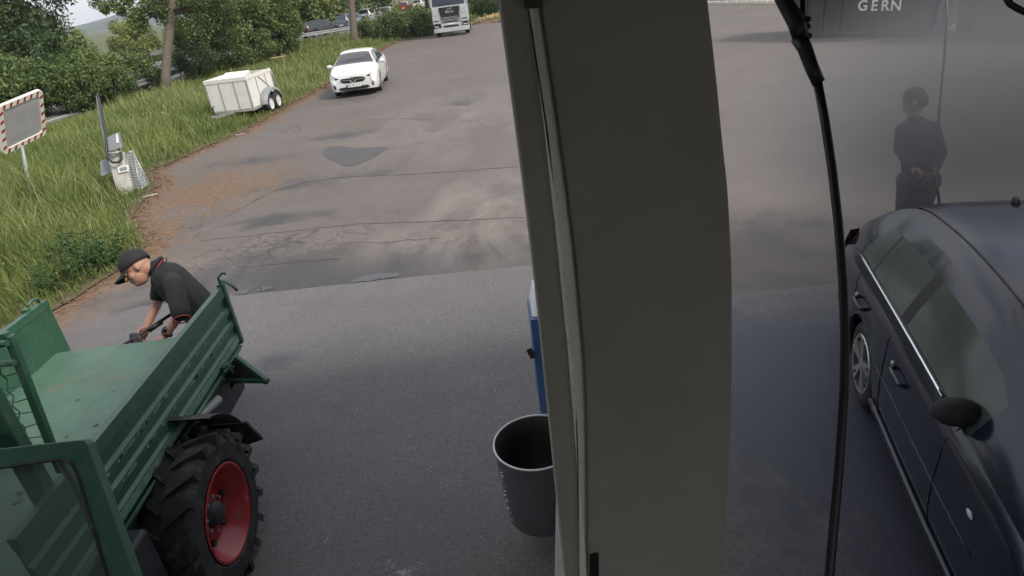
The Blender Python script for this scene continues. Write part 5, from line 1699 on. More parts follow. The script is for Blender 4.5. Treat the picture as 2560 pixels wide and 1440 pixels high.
# chassis, mudguard, step
q = MB(); q.box((-3.25, .2, .52), (-2.45, 4.3, .74)); q.box((-3.35, 2.95, .42), (-2.35, 3.2, .62)); ch_ = obj('chassis', q, 'dark_steel', gt, bevel=.01)
q = MB(); q.box((-3.30, 2.0, .74), (-2.20, 2.42, ZF - .06)); obj('front_bulkhead', q, 'dark_steel', gt)
q = MB(); q.box((-2.35, 2.15, .62), (-2.16, 4.28, ZF - .15)); obj('side_skirt', q, 'dark_steel', gt, bevel=.01)
for zb_, yb_ in ((.95, 2.3), (.8, 2.32), (.68, 2.34), (.92, 2.55), (.9, 3.6), (.88, 4.0)):
    q = MB(); q.ell((-2.155, yb_, zb_), (.008, .010, .010), 8, 6); obj('bolt', q, 'galvanised', gt, True)
mg = MB()
arc = [(3.02 + .60 * math.cos(a), .55 + .60 * math.sin(a)) for a in np.linspace(R(28), R(72), 9)]
mg.add([(-2.24, y_, z_) for y_, z_ in arc] + [(-1.90, y_, z_ - .02) for y_, z_ in arc] + [(-2.24, y_, z_ - .012) for y_, z_ in arc] + [(-1.90, y_, z_ - .032) for y_, z_ in arc],
       [(i_, i_ + 1, 10 + i_, 9 + i_) for i_ in range(8)] + [(18 + i_, 27 + i_, 28 + i_, 19 + i_) for i_ in range(8)] + [(9 + i_, 10 + i_, 28 + i_, 27 + i_) for i_ in range(8)])
obj('mudguard', mg, 'black_plastic', gt, True)
q = MB(); q.prism([(-2.24, 3.60, .78), (-1.90, 3.60, .76), (-1.86, 3.66, .56), (-2.05, 3.68, .50), (-2.24, 3.66, .56)], (0, .02, 0)); obj('mud_flap', q, 'rubber', gt)
q = MB(); q.tube([(-2.2, 3.35, .93), (-2.16, 3.5, .90), (-2.1, 3.75, .88)], .03, 8); obj('exhaust_pipe', q, 'pole_grey', gt, True)
q = MB(); q.box((-2.36, 2.20, .58), (-1.99, 2.50, .97)); obj('tool_box', q, 'dark_steel', gt, bevel=.02)
for k in range(8):
    yy = 2.02 + .055 * k
    q = MB(); q.box((-2.35, yy, .50), (-1.93, yy + .012, .53)); obj('step_slat', q, 'dark_steel', gt)
for xx in (-2.33, -2.14, -1.95):
    q = MB(); q.box((xx, 2.0, .495), (xx + .012, 2.45, .525)); obj('step_bar', q, 'dark_steel', gt)
# rear triangular carrier
ta, tb_, tc_ = AT(588, 892, 4.66), AT(664, 951, 4.72), AT(553, 951, 4.70)
q = MB(); q.prism([ta, tb_, tc_], (0, .02, 0)); tri = obj('rear_gusset', q, 'dark_steel', gt)
for a_, b_ in ((ta, tb_), (tb_, tc_)):
    q = MB(); q.bar(a_, b_, .035, .035); obj('gusset_bar', q, 'green_paint', tri, bevel=.004)
q = MB(); q.ell(tb_, (.03, .03, .03), 12, 8); obj('ball_end', q, 'green_paint', tri, True)
q = MB(); q.box((-2.6, 4.05, .74), (-2.16, 4.32, ZF - .06)); obj('rear_crossmember', q, 'dark_steel', gt, bevel=.01)
# lugged wheels with red rims
def big_wheel(c, sg, r_=.50, wd_=.30):
    ty = MB()
    h = wd_ / 2
    ty.lathe([(r_ * .56, -h * .8), (r_ * .64, -h), (r_ * .84, -h), (r_ * .93, -h * .8), (r_ * .945, 0), (r_ * .93, h * .8), (r_ * .84, h), (r_ * .64, h), (r_ * .56, h * .8)], c, 'X', 40)
    for k in range(18):
        for ss in (-1, 1):
            a0 = 2 * math.pi * (k + (.5 if ss > 0 else 0)) / 18
            pts = []
            for f_, da in ((1.02, 0), (.55, .10), (.06, .22)):
                a = a0 + da
                pts.append((f_, a))
            vv = []
            for f_, a in pts:
                for rr2 in (r_ * .90 if f_ > .9 else r_ * .93, r_):
                    for dda in (-.045, .045):
                        vv.append((c[0] + ss * h * f_, c[1] + rr2 * math.cos(a + dda), c[2] + rr2 * math.sin(a + dda)))
            # side lug down the shoulder
            for dda in (-.045, .045):
                vv.append((c[0] + ss * h * 1.03, c[1] + r_ * .80 * math.cos(a0 + dda), c[2] + r_ * .80 * math.sin(a0 + dda)))
            ty.add(vv, [(2, 3, 7, 6), (6, 7, 11, 10), (0, 2, 6, 4), (1, 5, 7, 3), (4, 6, 10, 8), (5, 9, 11, 7), (8, 10, 11, 9), (0, 1, 3, 2), (12, 13, 3, 2)])
    w_ = obj('wheel', ty, 'rubber', gt)
    f_ = sg * h
    rm = MB()
    rm.lathe([(r_ * .60, f_ * .98), (r_ * .575, f_ * 1.02), (r_ * .555, f_ * .95), (r_ * .545, f_ * .80), (r_ * .525, f_ * .78), (r_ * .515, f_ * .62), (r_ * .495, f_ * .60), (r_ * .475, f_ * .38), (r_ * .455, f_ * .36), (r_ * .44, f_ * .14), (r_ * .40, f_ * .08), (r_ * .37, f_ * .16), (r_ * .27, f_ * .16), (r_ * .245, f_ * .30), (r_ * .19, f_ * .32), (.001, f_ * .32)], c, 'X', 40)
    ro = obj('rim', rm, 'red_rim', w_, True)
    for k in range(6):
        a = 2 * math.pi * k / 6
        q_ = MB(); q_.lathe([(.001, f_ * .30), (.020, f_ * .30), (.022, f_ * .12)], (c[0], c[1] + r_ * .355 * math.cos(a), c[2] + r_ * .355 * math.sin(a)), 'X', 12); obj('rim_hole', q_, 'ink_black', ro)
    for k in range(8):
        a = 2 * math.pi * (k + .5) / 8
        q_ = MB(); q_.lathe([(.001, f_ * .44), (.011, f_ * .44), (.012, f_ * .28)], (c[0], c[1] + r_ * .215 * math.cos(a), c[2] + r_ * .215 * math.sin(a)), 'X', 6); obj('wheel_nut', q_, 'galvanised', ro)
    q_ = MB(); q_.lathe([(.001, f_ * .62), (r_ * .13, f_ * .60), (r_ * .17, f_ * .32)], c, 'X', 20); obj('hub', q_, 'dark_steel', ro, True)
for sg, xx in ((1, -2.03), (-1, -3.66)):
    big_wheel((xx, 3.02, .53), sg)
    big_wheel((xx, .75, .53), sg)

# ------------------------------------------------------------------ lorry at the far end of the yard
A_, B_ = G(1091, 97), G(1172, 83)
lat = (B_ - A_)[:2] / np.linalg.norm((B_ - A_)[:2])
fwd = np.array([lat[1], -lat[0]])
mid = (A_ + B_)[:2] / 2
fwd = -mid / np.linalg.norm(mid) + np.array([-.06, 0])
fwd /= np.linalg.norm(fwd)
lo_ = thing('lorry', 'pale grey lorry cab with dark grille facing the yard at the far end', 'lorry', (mid[0], mid[1], 0), math.atan2(fwd[1], fwd[0]))
def LO(name, mb, mat, par=None, **k):
    return obj(name, mb, mat, par or lo_, world=False, **k)
def lbox(x0, x1, y0, y1, z0, z1):
    return MB().box((x0, y0, z0), (x1, y1, z1))
q = MB(); q.prism([(0, -1.22, .85), (.03, -1.22, 1.4), (0, -1.22, 1.9), (-.22, -1.20, 2.85), (-.5, -1.15, 3.35), (-2.1, -1.15, 3.4), (-2.1, -1.22, .85)], (0, 2.44, 0)); LO('cab', q, 'truck_grey', bevel=.06)
ws = MB(); ws.hexa([(.012, -1.10, 1.98), (.012, 1.10, 1.98), (-.05, 1.10, 1.98), (-.05, -1.10, 1.98), (-.195, -1.06, 2.80), (-.195, 1.06, 2.80), (-.25, 1.06, 2.80), (-.25, -1.06, 2.80)]); wso = LO('windshield', ws, 'glass_dark')
q = MB(); q.bar((.03, -.9, 2.02), (.0, .2, 2.12), .02, .03); LO('wiper', q, 'black_plastic', wso)
q = lbox(-.40, .05, -1.16, 1.16, 2.86, 2.96); LO('sun_visor', q, 'truck_grey', bevel=.02)
gp = MB(); gp.prism([(.05, -.72, 1.88), (.05, .72, 1.88), (.06, .62, 1.2), (.05, .50, .92), (.05, -.50, .92), (.06, -.62, 1.2)], (.03, 0, 0)); gpo = LO('grille', gp, 'black_plastic', bevel=.01)
for z_ in (.98, 1.06, 1.14, 1.22):
    q = lbox(.085, .10, -.52 - (z_ - .98) * .3, .52 + (z_ - .98) * .3, z_, z_ + .022); LO('grille_slat', q, 'truck_grey', gpo)
for ch2, yy in zip('MAN', (-.19, 0, .19)):
    lettering('letter', ch2, .23, 'chrome', gpo, (.10, yy, 1.56), (0, 1, 0), (0, 0, 1), .006, .006, world=False)
q = MB(); q.prism([(.10, y_, z_) for y_, z_ in ((-.20, 1.70), (-.13, 1.72), (-.10, 1.765), (.02, 1.765), (.10, 1.80), (.16, 1.845), (.19, 1.83), (.17, 1.79), (.13, 1.77), (.12, 1.70), (.08, 1.70), (.07, 1.735), (-.06, 1.735), (-.12, 1.695))], (.012, 0, 0)); LO('lion_emblem', q, 'chrome', gpo)
for sg in (-1, 1):
    q = lbox(.0, .055, min(sg * .76, sg * 1.18), max(sg * .76, sg * 1.18), 1.40, 1.86); LO('upper_panel', q, 'truck_grey', bevel=.015)
    q = lbox(.0, .060, min(sg * .70, sg * 1.22), max(sg * .70, sg * 1.22), .88, 1.36); LO('lower_panel', q, 'truck_grey', bevel=.015)
    q = lbox(.05, .075, min(sg * .80, sg * 1.16), max(sg * .80, sg * 1.16), 1.03, 1.09); LO('air_slot', q, 'black_plastic')
    hl = lbox(.06, .10, min(sg * .78, sg * 1.2), max(sg * .78, sg * 1.2), .60, .76); hlo = LO('headlight', hl, 'glass_dark', bevel=.02)
    q = lbox(.095, .108, min(sg * .86, sg * 1.12), max(sg * .86, sg * 1.12), .66, .73); LO('lamp', q, 'lamp_glass', hlo)
    q = MB(); q.box((-.10, min(sg * 1.32, sg * 1.56), 1.95), (.06, max(sg * 1.32, sg * 1.56), 2.75)); mo = LO('mirror_housing', q, 'black_plastic', bevel=.03)
    q = MB(); q.tube([(-.1, sg * 1.2, 2.85), (0, sg * 1.42, 2.85), (0, sg * 1.42, 2.7)], .03, 8); LO('mirror_arm', q, 'truck_grey', mo)
    q = MB(); q.tube([(-.05, sg * 1.22, 2.8), (-.05, sg * 1.22, 1.95)], .035, 8); LO('windshield_pillar', q, 'truck_grey')
    for wx in (-1.4, -4.6):
        q = MB(); q.lathe([(.28, -.15), (.44, -.16), (.5, -.10), (.5, .10), (.44, .16), (.28, .15)], (wx, sg * 1.02, .5), 'Y', 26); wo_ = LO('wheel', q, 'rubber', smooth=True)
        q = MB(); q.lathe([(.30, sg * .12), (.24, sg * .02), (.001, sg * .06)], (wx, sg * 1.02, .5), 'Y', 20); LO('rim', q, 'alloy', wo_, smooth=True)
    q = lbox(-.9, -.4, min(sg * 1.16, sg * 1.22), max(sg * 1.16, sg * 1.22), .35, .80); LO('step_panel', q, 'truck_grey', bevel=.01)
bp = MB(); bp.prism([(.06, -1.24, .30), (.12, -.9, .30), (.12, .9, .30), (.06, 1.24, .30), (-.4, 1.24, .30), (-.4, -1.24, .30)], (0, 0, .28)); bpo = LO('bumper', bp, 'truck_grey', bevel=.03)
q = lbox(.06, .115, -.70, .70, .60, .86); LO('bumper_middle', q, 'truck_grey', bevel=.02)
q = lbox(.10, .128, -.52, .52, .62, .72); LO('bumper_grille', q, 'black_plastic', bpo)
q = lbox(.115, .13, -.26, .26, .76, .86); LO('number_plate', q, 'plate_white', bpo)
q = lbox(-6.4, -.4, -.4, .4, .62, .88); LO('chassis', q, 'dark_steel')
q = lbox(-5.6, -3.2, -.55, .55, .9, 1.05); LO('fifth_wheel_plate', q, 'dark_steel', bevel=.02)

# ------------------------------------------------------------------ white tandem box trailer on the grass
tA = G(541, 309)
tw = 1.38
lat = np.array([math.cos(R(-5)), math.sin(R(-5))])
tB = tA + np.array([*lat * tw, 0])
bk = np.array([-lat[1], lat[0]])
tr_ang = math.atan2(bk[1], bk[0])
TL = 2.15
org = (tA + tB)[:2] / 2
tl_ = thing('box_trailer', 'white tandem-axle box trailer standing on the grass beside the yard', 'trailer', (org[0], org[1], 0), math.atan2(lat[1], lat[0]))
# local: x right, y back, z up; front at y=0
hw = tw / 2
def TR(name, mb, mat, par=None, **k):
    return obj(name, mb, mat, par or tl_, world=False, **k)
z0_, z1_ = .34, 1.34
q = MB(); q.box((-hw, 0, z0_), (hw, .03, z1_)); TR('front_wall', q, 'trailer_white')
for sx in (-1, 1):
    q = MB(); q.box((min(sx * hw, sx * (hw - .03)), .031, z0_), (max(sx * hw, sx * (hw - .03)), TL, z1_)); TR('side_wall', q, 'trailer_white')
q = MB(); q.box((-hw + .03, .031, z0_ + .02), (hw - .03, TL, z0_ + .06)); TR('floor', q, 'wood_pale')
q = MB(); q.box((-hw + .03, TL - .03, z0_), (hw - .03, TL, z1_ - .02)); TR('rear_wall', q, 'trailer_white')
q = MB(); q.hexa([(-hw + .05, .1, z1_ - .30), (hw * .3, .1, z1_ - .30), (hw * .3, 1.6, z1_ - .30), (-hw + .05, 1.6, z1_ - .30), (-hw + .05, .1, z1_ - .27), (hw * .3, .1, z1_ - .27), (hw * .3, 1.6, z1_ + .06), (-hw + .05, 1.6, z1_ + .06)]); TR('cover_board', q, 'trailer_white')
q = MB(); q.box((-hw + .04, 1.0, z0_ + .06), (hw - .04, TL - .04, z1_ - .22)); TR('cargo', q, 'bark')
for nm, lo, hi in (('top_rail', (-hw - .015, -.015, z1_ - .10), (hw + .015, .0, z1_ + .01)), ('bottom_rail', (-hw - .015, -.015, z0_ - .06), (hw + .015, .0, z0_ + .03))):
    q = MB(); q.box(lo, hi); TR(nm, q, 'trailer_white' if nm == 'top_rail' else 'trailer_grey')
for sx in (-1, 1):
    q = MB(); q.box((min(sx * hw, sx * (hw + .016)), .0, z1_ - .10), (max(sx * hw, sx * (hw + .016)), TL, z1_ + .012)); TR('side_rail', q, 'trailer_white')
    q = MB(); q.box((min(sx * hw, sx * (hw + .014)), .0, z0_ - .06), (max(sx * hw, sx * (hw + .014)), TL, z0_ + .03)); TR('side_sill', q, 'trailer_grey')
    for yy in (.0, .75, 1.55, TL - .04):
        q = MB(); q.box((min(sx * hw, sx * (hw + .02)), yy, z0_ + .031), (max(sx * hw, sx * (hw + .02)), yy + .035, z1_ - .101)); TR('side_post', q, 'trailer_grey')
    q = MB(); q.bar((sx * (hw + .012), 1.0, z1_ - .12), (sx * (hw + .012), 1.72, z0_ + .45), .02, .03); TR('brace', q, 'trailer_grey')
    q = MB(); arc2 = [(1.35 + .72 * math.cos(a), .34 + .46 * math.sin(a)) for a in np.linspace(0, math.pi, 11)]
    q.add([(sx * (hw + .03), a, b_) for a, b_ in arc2] + [(sx * (hw + .25), a, b_) for a, b_ in arc2], [(i_, i_ + 1, 12 + i_, 11 + i_) for i_ in range(10)]); q.add([(sx * (hw + .25), a, b_) for a, b_ in arc2] + [(sx * (hw + .25), a, b_ - .10) for a, b_ in arc2], [(i_, i_ + 1, 12 + i_, 11 + i_) for i_ in range(10)])
    TR('mudguard', q, 'grey_box', smooth=True)
    for yy in (1.02, 1.68):
        q = MB(); q.lathe([(.18, -.08), (.25, -.09), (.30, -.06), (.30, .06), (.25, .09), (.18, .08)], (sx * (hw + .14), yy, .30), 'X', 22); wo_ = TR('wheel', q, 'rubber', smooth=True)
        q = MB(); q.lathe([(.19, sx * .085), (.15, sx * .05), (.05, sx * .09), (.001, sx * .09)], (sx * (hw + .14), yy, .30), 'X', 20); TR('rim', q, 'white_paint', wo_, smooth=True)
for xx in (-hw * .36, hw * .36, hw - .02, -hw + .0):
    q = MB(); q.box((xx, -.014, z0_ + .031), (xx + .03, -.0, z1_ - .101)); TR('front_post', q, 'trailer_grey')
q = MB(); q.bar((0, 0, .30), (-.25, -.85, .30), .07, .08); dbar = TR('drawbar', q, 'galvanised')
q = MB(); q.tube([(-.25, -.80, .03), (-.25, -.80, .62)], .028, 8); q.tube([(-.25, -.80, .62), (-.16, -.80, .66)], .012, 6); TR('jockey_wheel_post', q, 'dark_steel', dbar)
q = MB(); q.bar((-.25, -.80, .34), (-.30, -1.0, .34), .06, .07); TR('coupling', q, 'galvanised', dbar)
q = MB(); q.tube([(hw, TL + .02, z1_ - .05), (hw, TL + .30, z0_ + .45), (hw, TL + .36, .1)], .02, 8); q.tube([(-hw, TL + .02, z1_ - .05), (-hw, TL + .30, z0_ + .45), (-hw, TL + .36, .1)], .02, 8); q.tube([(-hw, TL + .30, z0_ + .45), (hw, TL + .30, z0_ + .45)], .02, 8); TR('rear_frame', q, 'galvanised', smooth=True)

# ------------------------------------------------------------------ vacuum station with boom, hose and mat rack
vb = G(318, 487)
dV = (vb - CAM) @ fw
vs_ = thing('vacuum_station', 'grey self-service vacuum post with boom and looped hose on the grass verge', 'vacuum', vb)
def V(px, py, dd=0.0):
    return AT(px, py, dV + dd)
q = MB(); q.hexa([V(291, 478, -.12), V(330, 470, -.12), V(338, 462, .18), V(300, 470, .18), V(268, 392, -.12), V(303, 382, -.12), V(312, 378, .18), V(276, 388, .18)])
q.v = [(a, b_, c if c > .1 else max(c, 0.0)) for a, b_, c in q.v]
ped = obj('plinth', q, 'concrete', vs_, bevel=.02)
q = MB(); q.hexa([V(302, 505, -.12), V(334, 492, -.12), V(340, 470, .2), V(300, 478, .2), V(291, 477, -.12), V(330, 469, -.12), V(338, 461, .18), V(300, 469, .18)])
obj('plinth_foot', q, 'concrete', vs_)
q = MB(); q.hexa([V(296, 433, -.15), V(322, 427, -.15), V(322, 427, -.12), V(296, 433, -.12), V(293, 418, -.15), V(320, 412, -.15), V(320, 412, -.12), V(293, 418, -.12)]); pan = obj('notice_plate', q, 'white_plastic', vs_)
q = MB(); q.hexa([V(300, 428, -.158), V(318, 424, -.158), V(318, 424, -.151), V(300, 428, -.151), V(298, 420, -.158), V(316, 416, -.158), V(316, 416, -.151), V(298, 420, -.151)]); obj('notice_print', q, 'grey_box', pan)
q = MB(); q.hexa([V(270, 380, -.15), V(306, 372, -.15), V(310, 366, .15), V(275, 374, .15), V(264, 346, -.15), V(292, 331, -.15), V(300, 329, .15), V(271, 343, .15)]); hd_ = obj('suction_head', q, 'grey_box', vs_, bevel=.025)
q = MB(); q.hexa([V(291, 358, -.16), V(297, 356, -.16), V(297, 356, -.14), V(291, 358, -.14), V(290, 336, -.16), V(295, 334, -.16), V(295, 334, -.14), V(290, 336, -.14)]); obj('light_strip', q, 'white_plastic', hd_)
q = MB(); q.tube([V(268, 384, -.16), V(285, 384, -.2), V(304, 378, -.16)], .03, 10); obj('band', q, 'pole_grey', hd_, True)
q = MB(); q.tube([V(270, 400, -.05), V(262, 345, -.05), V(251, 285, -.05), V(243, 240, -.05)], [.035, .033, .03, .026], 10); bm_ = obj('boom', q, 'pole_grey', vs_, True)
q = MB(); q.tube([V(243, 236, -.05), V(247, 246, -.10), V(256, 290, -.12), V(265, 340, -.14), V(266, 380, -.18), V(270, 396, -.2), V(281, 406, -.22), V(296, 406, -.22), V(304, 397, -.2), V(303, 384, -.18), V(297, 372, -.16)], .026, 10); obj('hose', q, 'dark_steel', vs_, True)
q = MB(); q.hexa([V(252, 442, .0), V(282, 432, .0), V(284, 430, .35), V(256, 440, .35), V(249, 405, .0), V(275, 396, .0), V(278, 392, .35), V(252, 402, .35)]); obj('coin_box', q, 'grey_box', vs_, bevel=.015)
mr = thing('mat_rack', 'grey grid mat-beating rack leaning beside the vacuum post', 'rack', G(362, 466))
r1, r2, r3, r4, r5 = V(316, 384, .1), V(331, 377, .15), V(352, 474, .0), V(371, 459, .25), V(328, 470, .05)
for a_, b_ in ((r1, r2), (r2, r3), (r2, r4), (r3, r4), (r1, r5), (r5, r3)):
    q = MB(); q.tube([a_, b_], .016, 8); obj('frame_tube', q, 'galvanised', mr, True)
for k in range(14):
    f_ = (k + .5) / 14
    q = MB(); q.tube([r1 + (r5 - r1) * f_, r2 + (r3 - r2) * f_], .011, 5); obj('grid_rod', q, 'pole_grey', mr)
for k in range(9):
    f_ = (k + 1) / 10
    q = MB(); q.tube([r2 + (r3 - r2) * f_, r2 + (r4 - r2) * f_], .011, 5); obj('grid_rod', q, 'pole_grey', mr)
q = MB(); q.prism([r1, r2, r3, r5], (0, .02, 0)); obj('back_sheet', q, 'grey_box', mr)
q = MB(); q.prism([r2 + [0, .02, 0], r4 + [0, .03, 0], r3 + [0, .03, 0]], (0, .02, 0)); obj('side_sheet', q, 'grey_box', mr)

# ------------------------------------------------------------------ traffic mirror
D0 = 13.35
best = None
for b_ in np.linspace(-1.5, 1.5, 121):       # the rectangle's corner depths: square corners, as upright as the picture allows
    for a_ in np.linspace(-1.5, 1.5, 121):
        p0, p1, p2 = AT(-8, 268, D0), AT(104, 222, D0 + a_), AT(8, 388, D0 + b_)
        U_, V_ = p1 - p0, p2 - p0
        lu, lv = np.linalg.norm(U_), np.linalg.norm(V_)
        cst = abs(U_ @ V_) / (lu * lv) * 6 + abs(lu / lv - 1.12) * .8 + (1 + V_[2] / lv) * 1.0 + abs(U_[2] / lu)
        if best is None or cst < best[0]:
            best = (cst, p0, U_, V_)
_, TLc, uu, vv_ = best
mw, mh = np.linalg.norm(uu), np.linalg.norm(vv_)
cm_ = TLc + uu / 2 + vv_ / 2
uu = uu / mw
vv_ = vv_ - uu * (vv_ @ uu); vv_ /= np.linalg.norm(vv_)
nn_ = np.cross(uu, vv_)
if nn_ @ (CAM - TLc) < 0:
    nn_ = -nn_
foot = G(86, 528)
tm = thing('traffic_mirror', 'rectangular traffic mirror with red and white striped frame on a thin pole', 'mirror', foot)
def MP(a, b_, o_=0.0):
    return cm_ + uu * a + vv_ * b_ + nn_ * o_
def rr_ring(hx, hy, r_, n_=6):
    out = []
    for sx, sy, a0 in ((1, 1, 0), (-1, 1, 90), (-1, -1, 180), (1, -1, 270)):
        for k in range(n_ + 1):
            a = R(a0 + 90 * k / n_)
            out.append((sx * (hx - r_) + r_ * math.cos(a), sy * (hy - r_) + r_ * math.sin(a)))
    return out
o1, o2_ = rr_ring(mw / 2, mh / 2, .10), rr_ring(mw / 2 - .115, mh / 2 - .115, .08)
k_ = len(o1)
fm = MB()
fm.add([MP(a, b_, .02) for a, b_ in o1] + [MP(a, b_, .02) for a, b_ in o2_] + [MP(a, b_, -.05) for a, b_ in o1] + [MP(a, b_, -.01) for a, b_ in o2_],
       [(i_, (i_ + 1) % k_, k_ + (i_ + 1) % k_, k_ + i_) for i_ in range(k_)] + [(i_, (i_ + 1) % k_, 2 * k_ + (i_ + 1) % k_, 2 * k_ + i_) for i_ in range(k_)] + [(k_ + i_, k_ + (i_ + 1) % k_, 3 * k_ + (i_ + 1) % k_, 3 * k_ + i_) for i_ in range(k_)])
fro = obj('frame', fm, 'sign_white', tm)
q = MB(); q.add([MP(a, b_, -.045) for a, b_ in o1], [tuple(range(k_))]); obj('back_plate', q, 'grey_box', tm)
gl = MB()
gv = [MP(a, b_, .0) for a, b_ in o2_] + [MP(a * .66, b_ * .66, .008) for a, b_ in o2_] + [MP(a * .33, b_ * .33, .012) for a, b_ in o2_] + [MP(0, 0, .013)]
gl.add(gv, [(r_ * k_ + i_, r_ * k_ + (i_ + 1) % k_, (r_ + 1) * k_ + (i_ + 1) % k_, (r_ + 1) * k_ + i_) for r_ in range(2) for i_ in range(k_)] + [(2 * k_ + i_, 2 * k_ + (i_ + 1) % k_, 3 * k_) for i_ in range(k_)])
obj('mirror_glass', gl, 'mirror_glass', tm, True)
def stripe(a, b_, along):
    w_, t__ = .045, .048
    if along == 'x':
        pts = [(a - w_ + .03, b_ - t__), (a + w_ * .4 + .03, b_ - t__), (a + w_ - .03, b_ + t__), (a - w_ * .4 - .03, b_ + t__)]
    else:
        pts = [(a - t__, b_ - w_ + .03), (a - t__, b_ + w_ * .4 + .03), (a + t__, b_ + w_ - .03), (a + t__, b_ - w_ * .4 - .03)]
    q_ = MB(); q_.prism([MP(x_, y_, .021) for x_, y_ in pts], nn_ * .003); obj('stripe', q_, 'sign_red', fro)
for k in range(6):
    f_ = -mw / 2 + .16 + (mw - .32) * k / 5
    stripe(f_, -mh / 2 + .058, 'x'); stripe(f_, mh / 2 - .058, 'x')
for k in range(5):
    f_ = -mh / 2 + .17 + (mh - .34) * k / 4
    stripe(-mw / 2 + .058, f_, 'y'); stripe(mw / 2 - .058, f_, 'y')
q = MB(); q.tube([foot - [0, 0, .1], (foot + MP(0, mh / 2 - .02, -.09)) / 2, MP(0, mh / 2 - .02, -.09), MP(0, -.1, -.09)], .042, 10); obj('pole', q, 'pole_grey', tm, True)

# ------------------------------------------------------------------ guard rails, lamp post, road sign, plank
def guard_rail(name, label, line_, i0, i1, z=.62):
    L_ = line_[i0:i1 + 1]
    seg = [np.linalg.norm(b_ - a_) for a_, b_ in zip(L_[:-1], L_[1:])]
    cum = np.concatenate([[0], np.cumsum(seg)])
    def pt(d_):
        d_ = min(max(d_, 0), cum[-1])
        j_ = min(len(seg) - 1, int(np.searchsorted(cum, d_, side='right') - 1))
        return L_[j_] + (L_[j_ + 1] - L_[j_]) * (d_ - cum[j_]) / seg[j_]
    t__ = thing(name, label, 'guard rail', (*pt(cum[-1] / 2), 0))
    d_ = 0.0
    while d_ < cum[-1] - .5:
        a_, b_ = pt(d_), pt(min(d_ + 4.0, cum[-1]))
        dv_ = (b_ - a_) / (np.linalg.norm(b_ - a_) + 1e-9)
        nv_ = np.array([dv_[1], -dv_[0]])
        prof = [(.0, z - .15), (.05, z - .12), (.05, z - .06), (.0, z - .01), (.0, z + .01), (.05, z + .06), (.05, z + .12), (.0, z + .15)]
        q_ = MB()
        n0 = len(prof)
        q_.add([(*(a_ + nv_ * x_), zz) for x_, zz in prof] + [(*(b_ + nv_ * x_), zz) for x_, zz in prof] + [(*(a_ + nv_ * (x_ - .006)), zz) for x_, zz in prof] + [(*(b_ + nv_ * (x_ - .006)), zz) for x_, zz in prof],
               [(i_, i_ + 1, n0 + i_ + 1, n0 + i_) for i_ in range(n0 - 1)] + [(2 * n0 + i_, 2 * n0 + i_ + 1, 3 * n0 + i_ + 1, 3 * n0 + i_) for i_ in range(n0 - 1)])
        obj('rail', q_, 'galvanised', t__)
        q_ = MB(); q_.box((a_[0] - .05, a_[1] - .05, -.05), (a_[0] + .05, a_[1] + .05, z + .1)); obj('post', q_, 'galvanised', t__)
        d_ += 4.0
guard_rail('guard_rail', 'steel guard rail along the near side of the main road', RN, 1, 7)
guard_rail('guard_rail', 'steel guard rail along the far side of the main road', offset_line(RN, 12.2), 1, 7, .7)
lp = G(748, 83)
t_ = thing('marker_post', 'slim pale post at the roadside right of the bushes', 'post', lp)
q = MB(); q.tube([lp, lp + [0, 0, 3.2]], .05, 8); obj('shaft', q, 'white_plastic', t_, True)
sp0 = G(968, 28)
t_ = thing('road_sign', 'yellowish road sign on twin posts among the traffic', 'sign', sp0)
for dx in (-.5, .5):
    q = MB(); q.tube([sp0 + [dx, 0, 0], sp0 + [dx, 0, 4.2]], .06, 8); obj('post', q, 'galvanised', t_, True)
q = MB(); q.box(sp0 + [-.9, -.08, .9], sp0 + [.9, -.03, 2.2]); obj('panel', q, 'sign_yellow', t_, bevel=.02)
pk = G(701, 161)
t_ = thing('plank', 'short pale wooden plank lying in the grass above the trailer', 'plank', pk)
q = MB(); q.bar(pk + [-.45, -.05, .42], pk + [.42, .1, .44], .16, .05); obj('board', q, 'wood_pale', t_, bevel=.01)
for (px, py), lb in (((377, 493), 'small white paper strip by the foot of the mat rack'), ((602, 339), 'small white paper strip at the grass edge below the trailer')):
    p = G(px, py)
    q = MB(); q.bar(p + [-.13, -.04, .035], p + [.13, .05, .045], .035, .004)
    tag(obj('litter', q, 'white_plastic'), lb, 'litter', 'paper litter along the verge')
for k, (px, py, lb) in enumerate(((1218, 52, 'left'), (1240, 48, 'right'))):
    p = G(px, py)
    t_ = thing('branch_pile', f'{lb} heap of cut brown branches at the far yard edge by the column', 'branches', p, group='cut branches at the yard edge')
    q = MB()
    for _ in range(26):
        a = random.uniform(0, 6.28)
        c_ = p + np.array([random.gauss(0, .5), random.gauss(0, .3), random.uniform(.05, .3)])
        q.tube([c_, c_ + np.array([math.cos(a) * .5, math.sin(a) * .5, random.uniform(-.05, .35)])], .025, 5)
    stuff(obj('branches', q, 'wood_pale', t_))

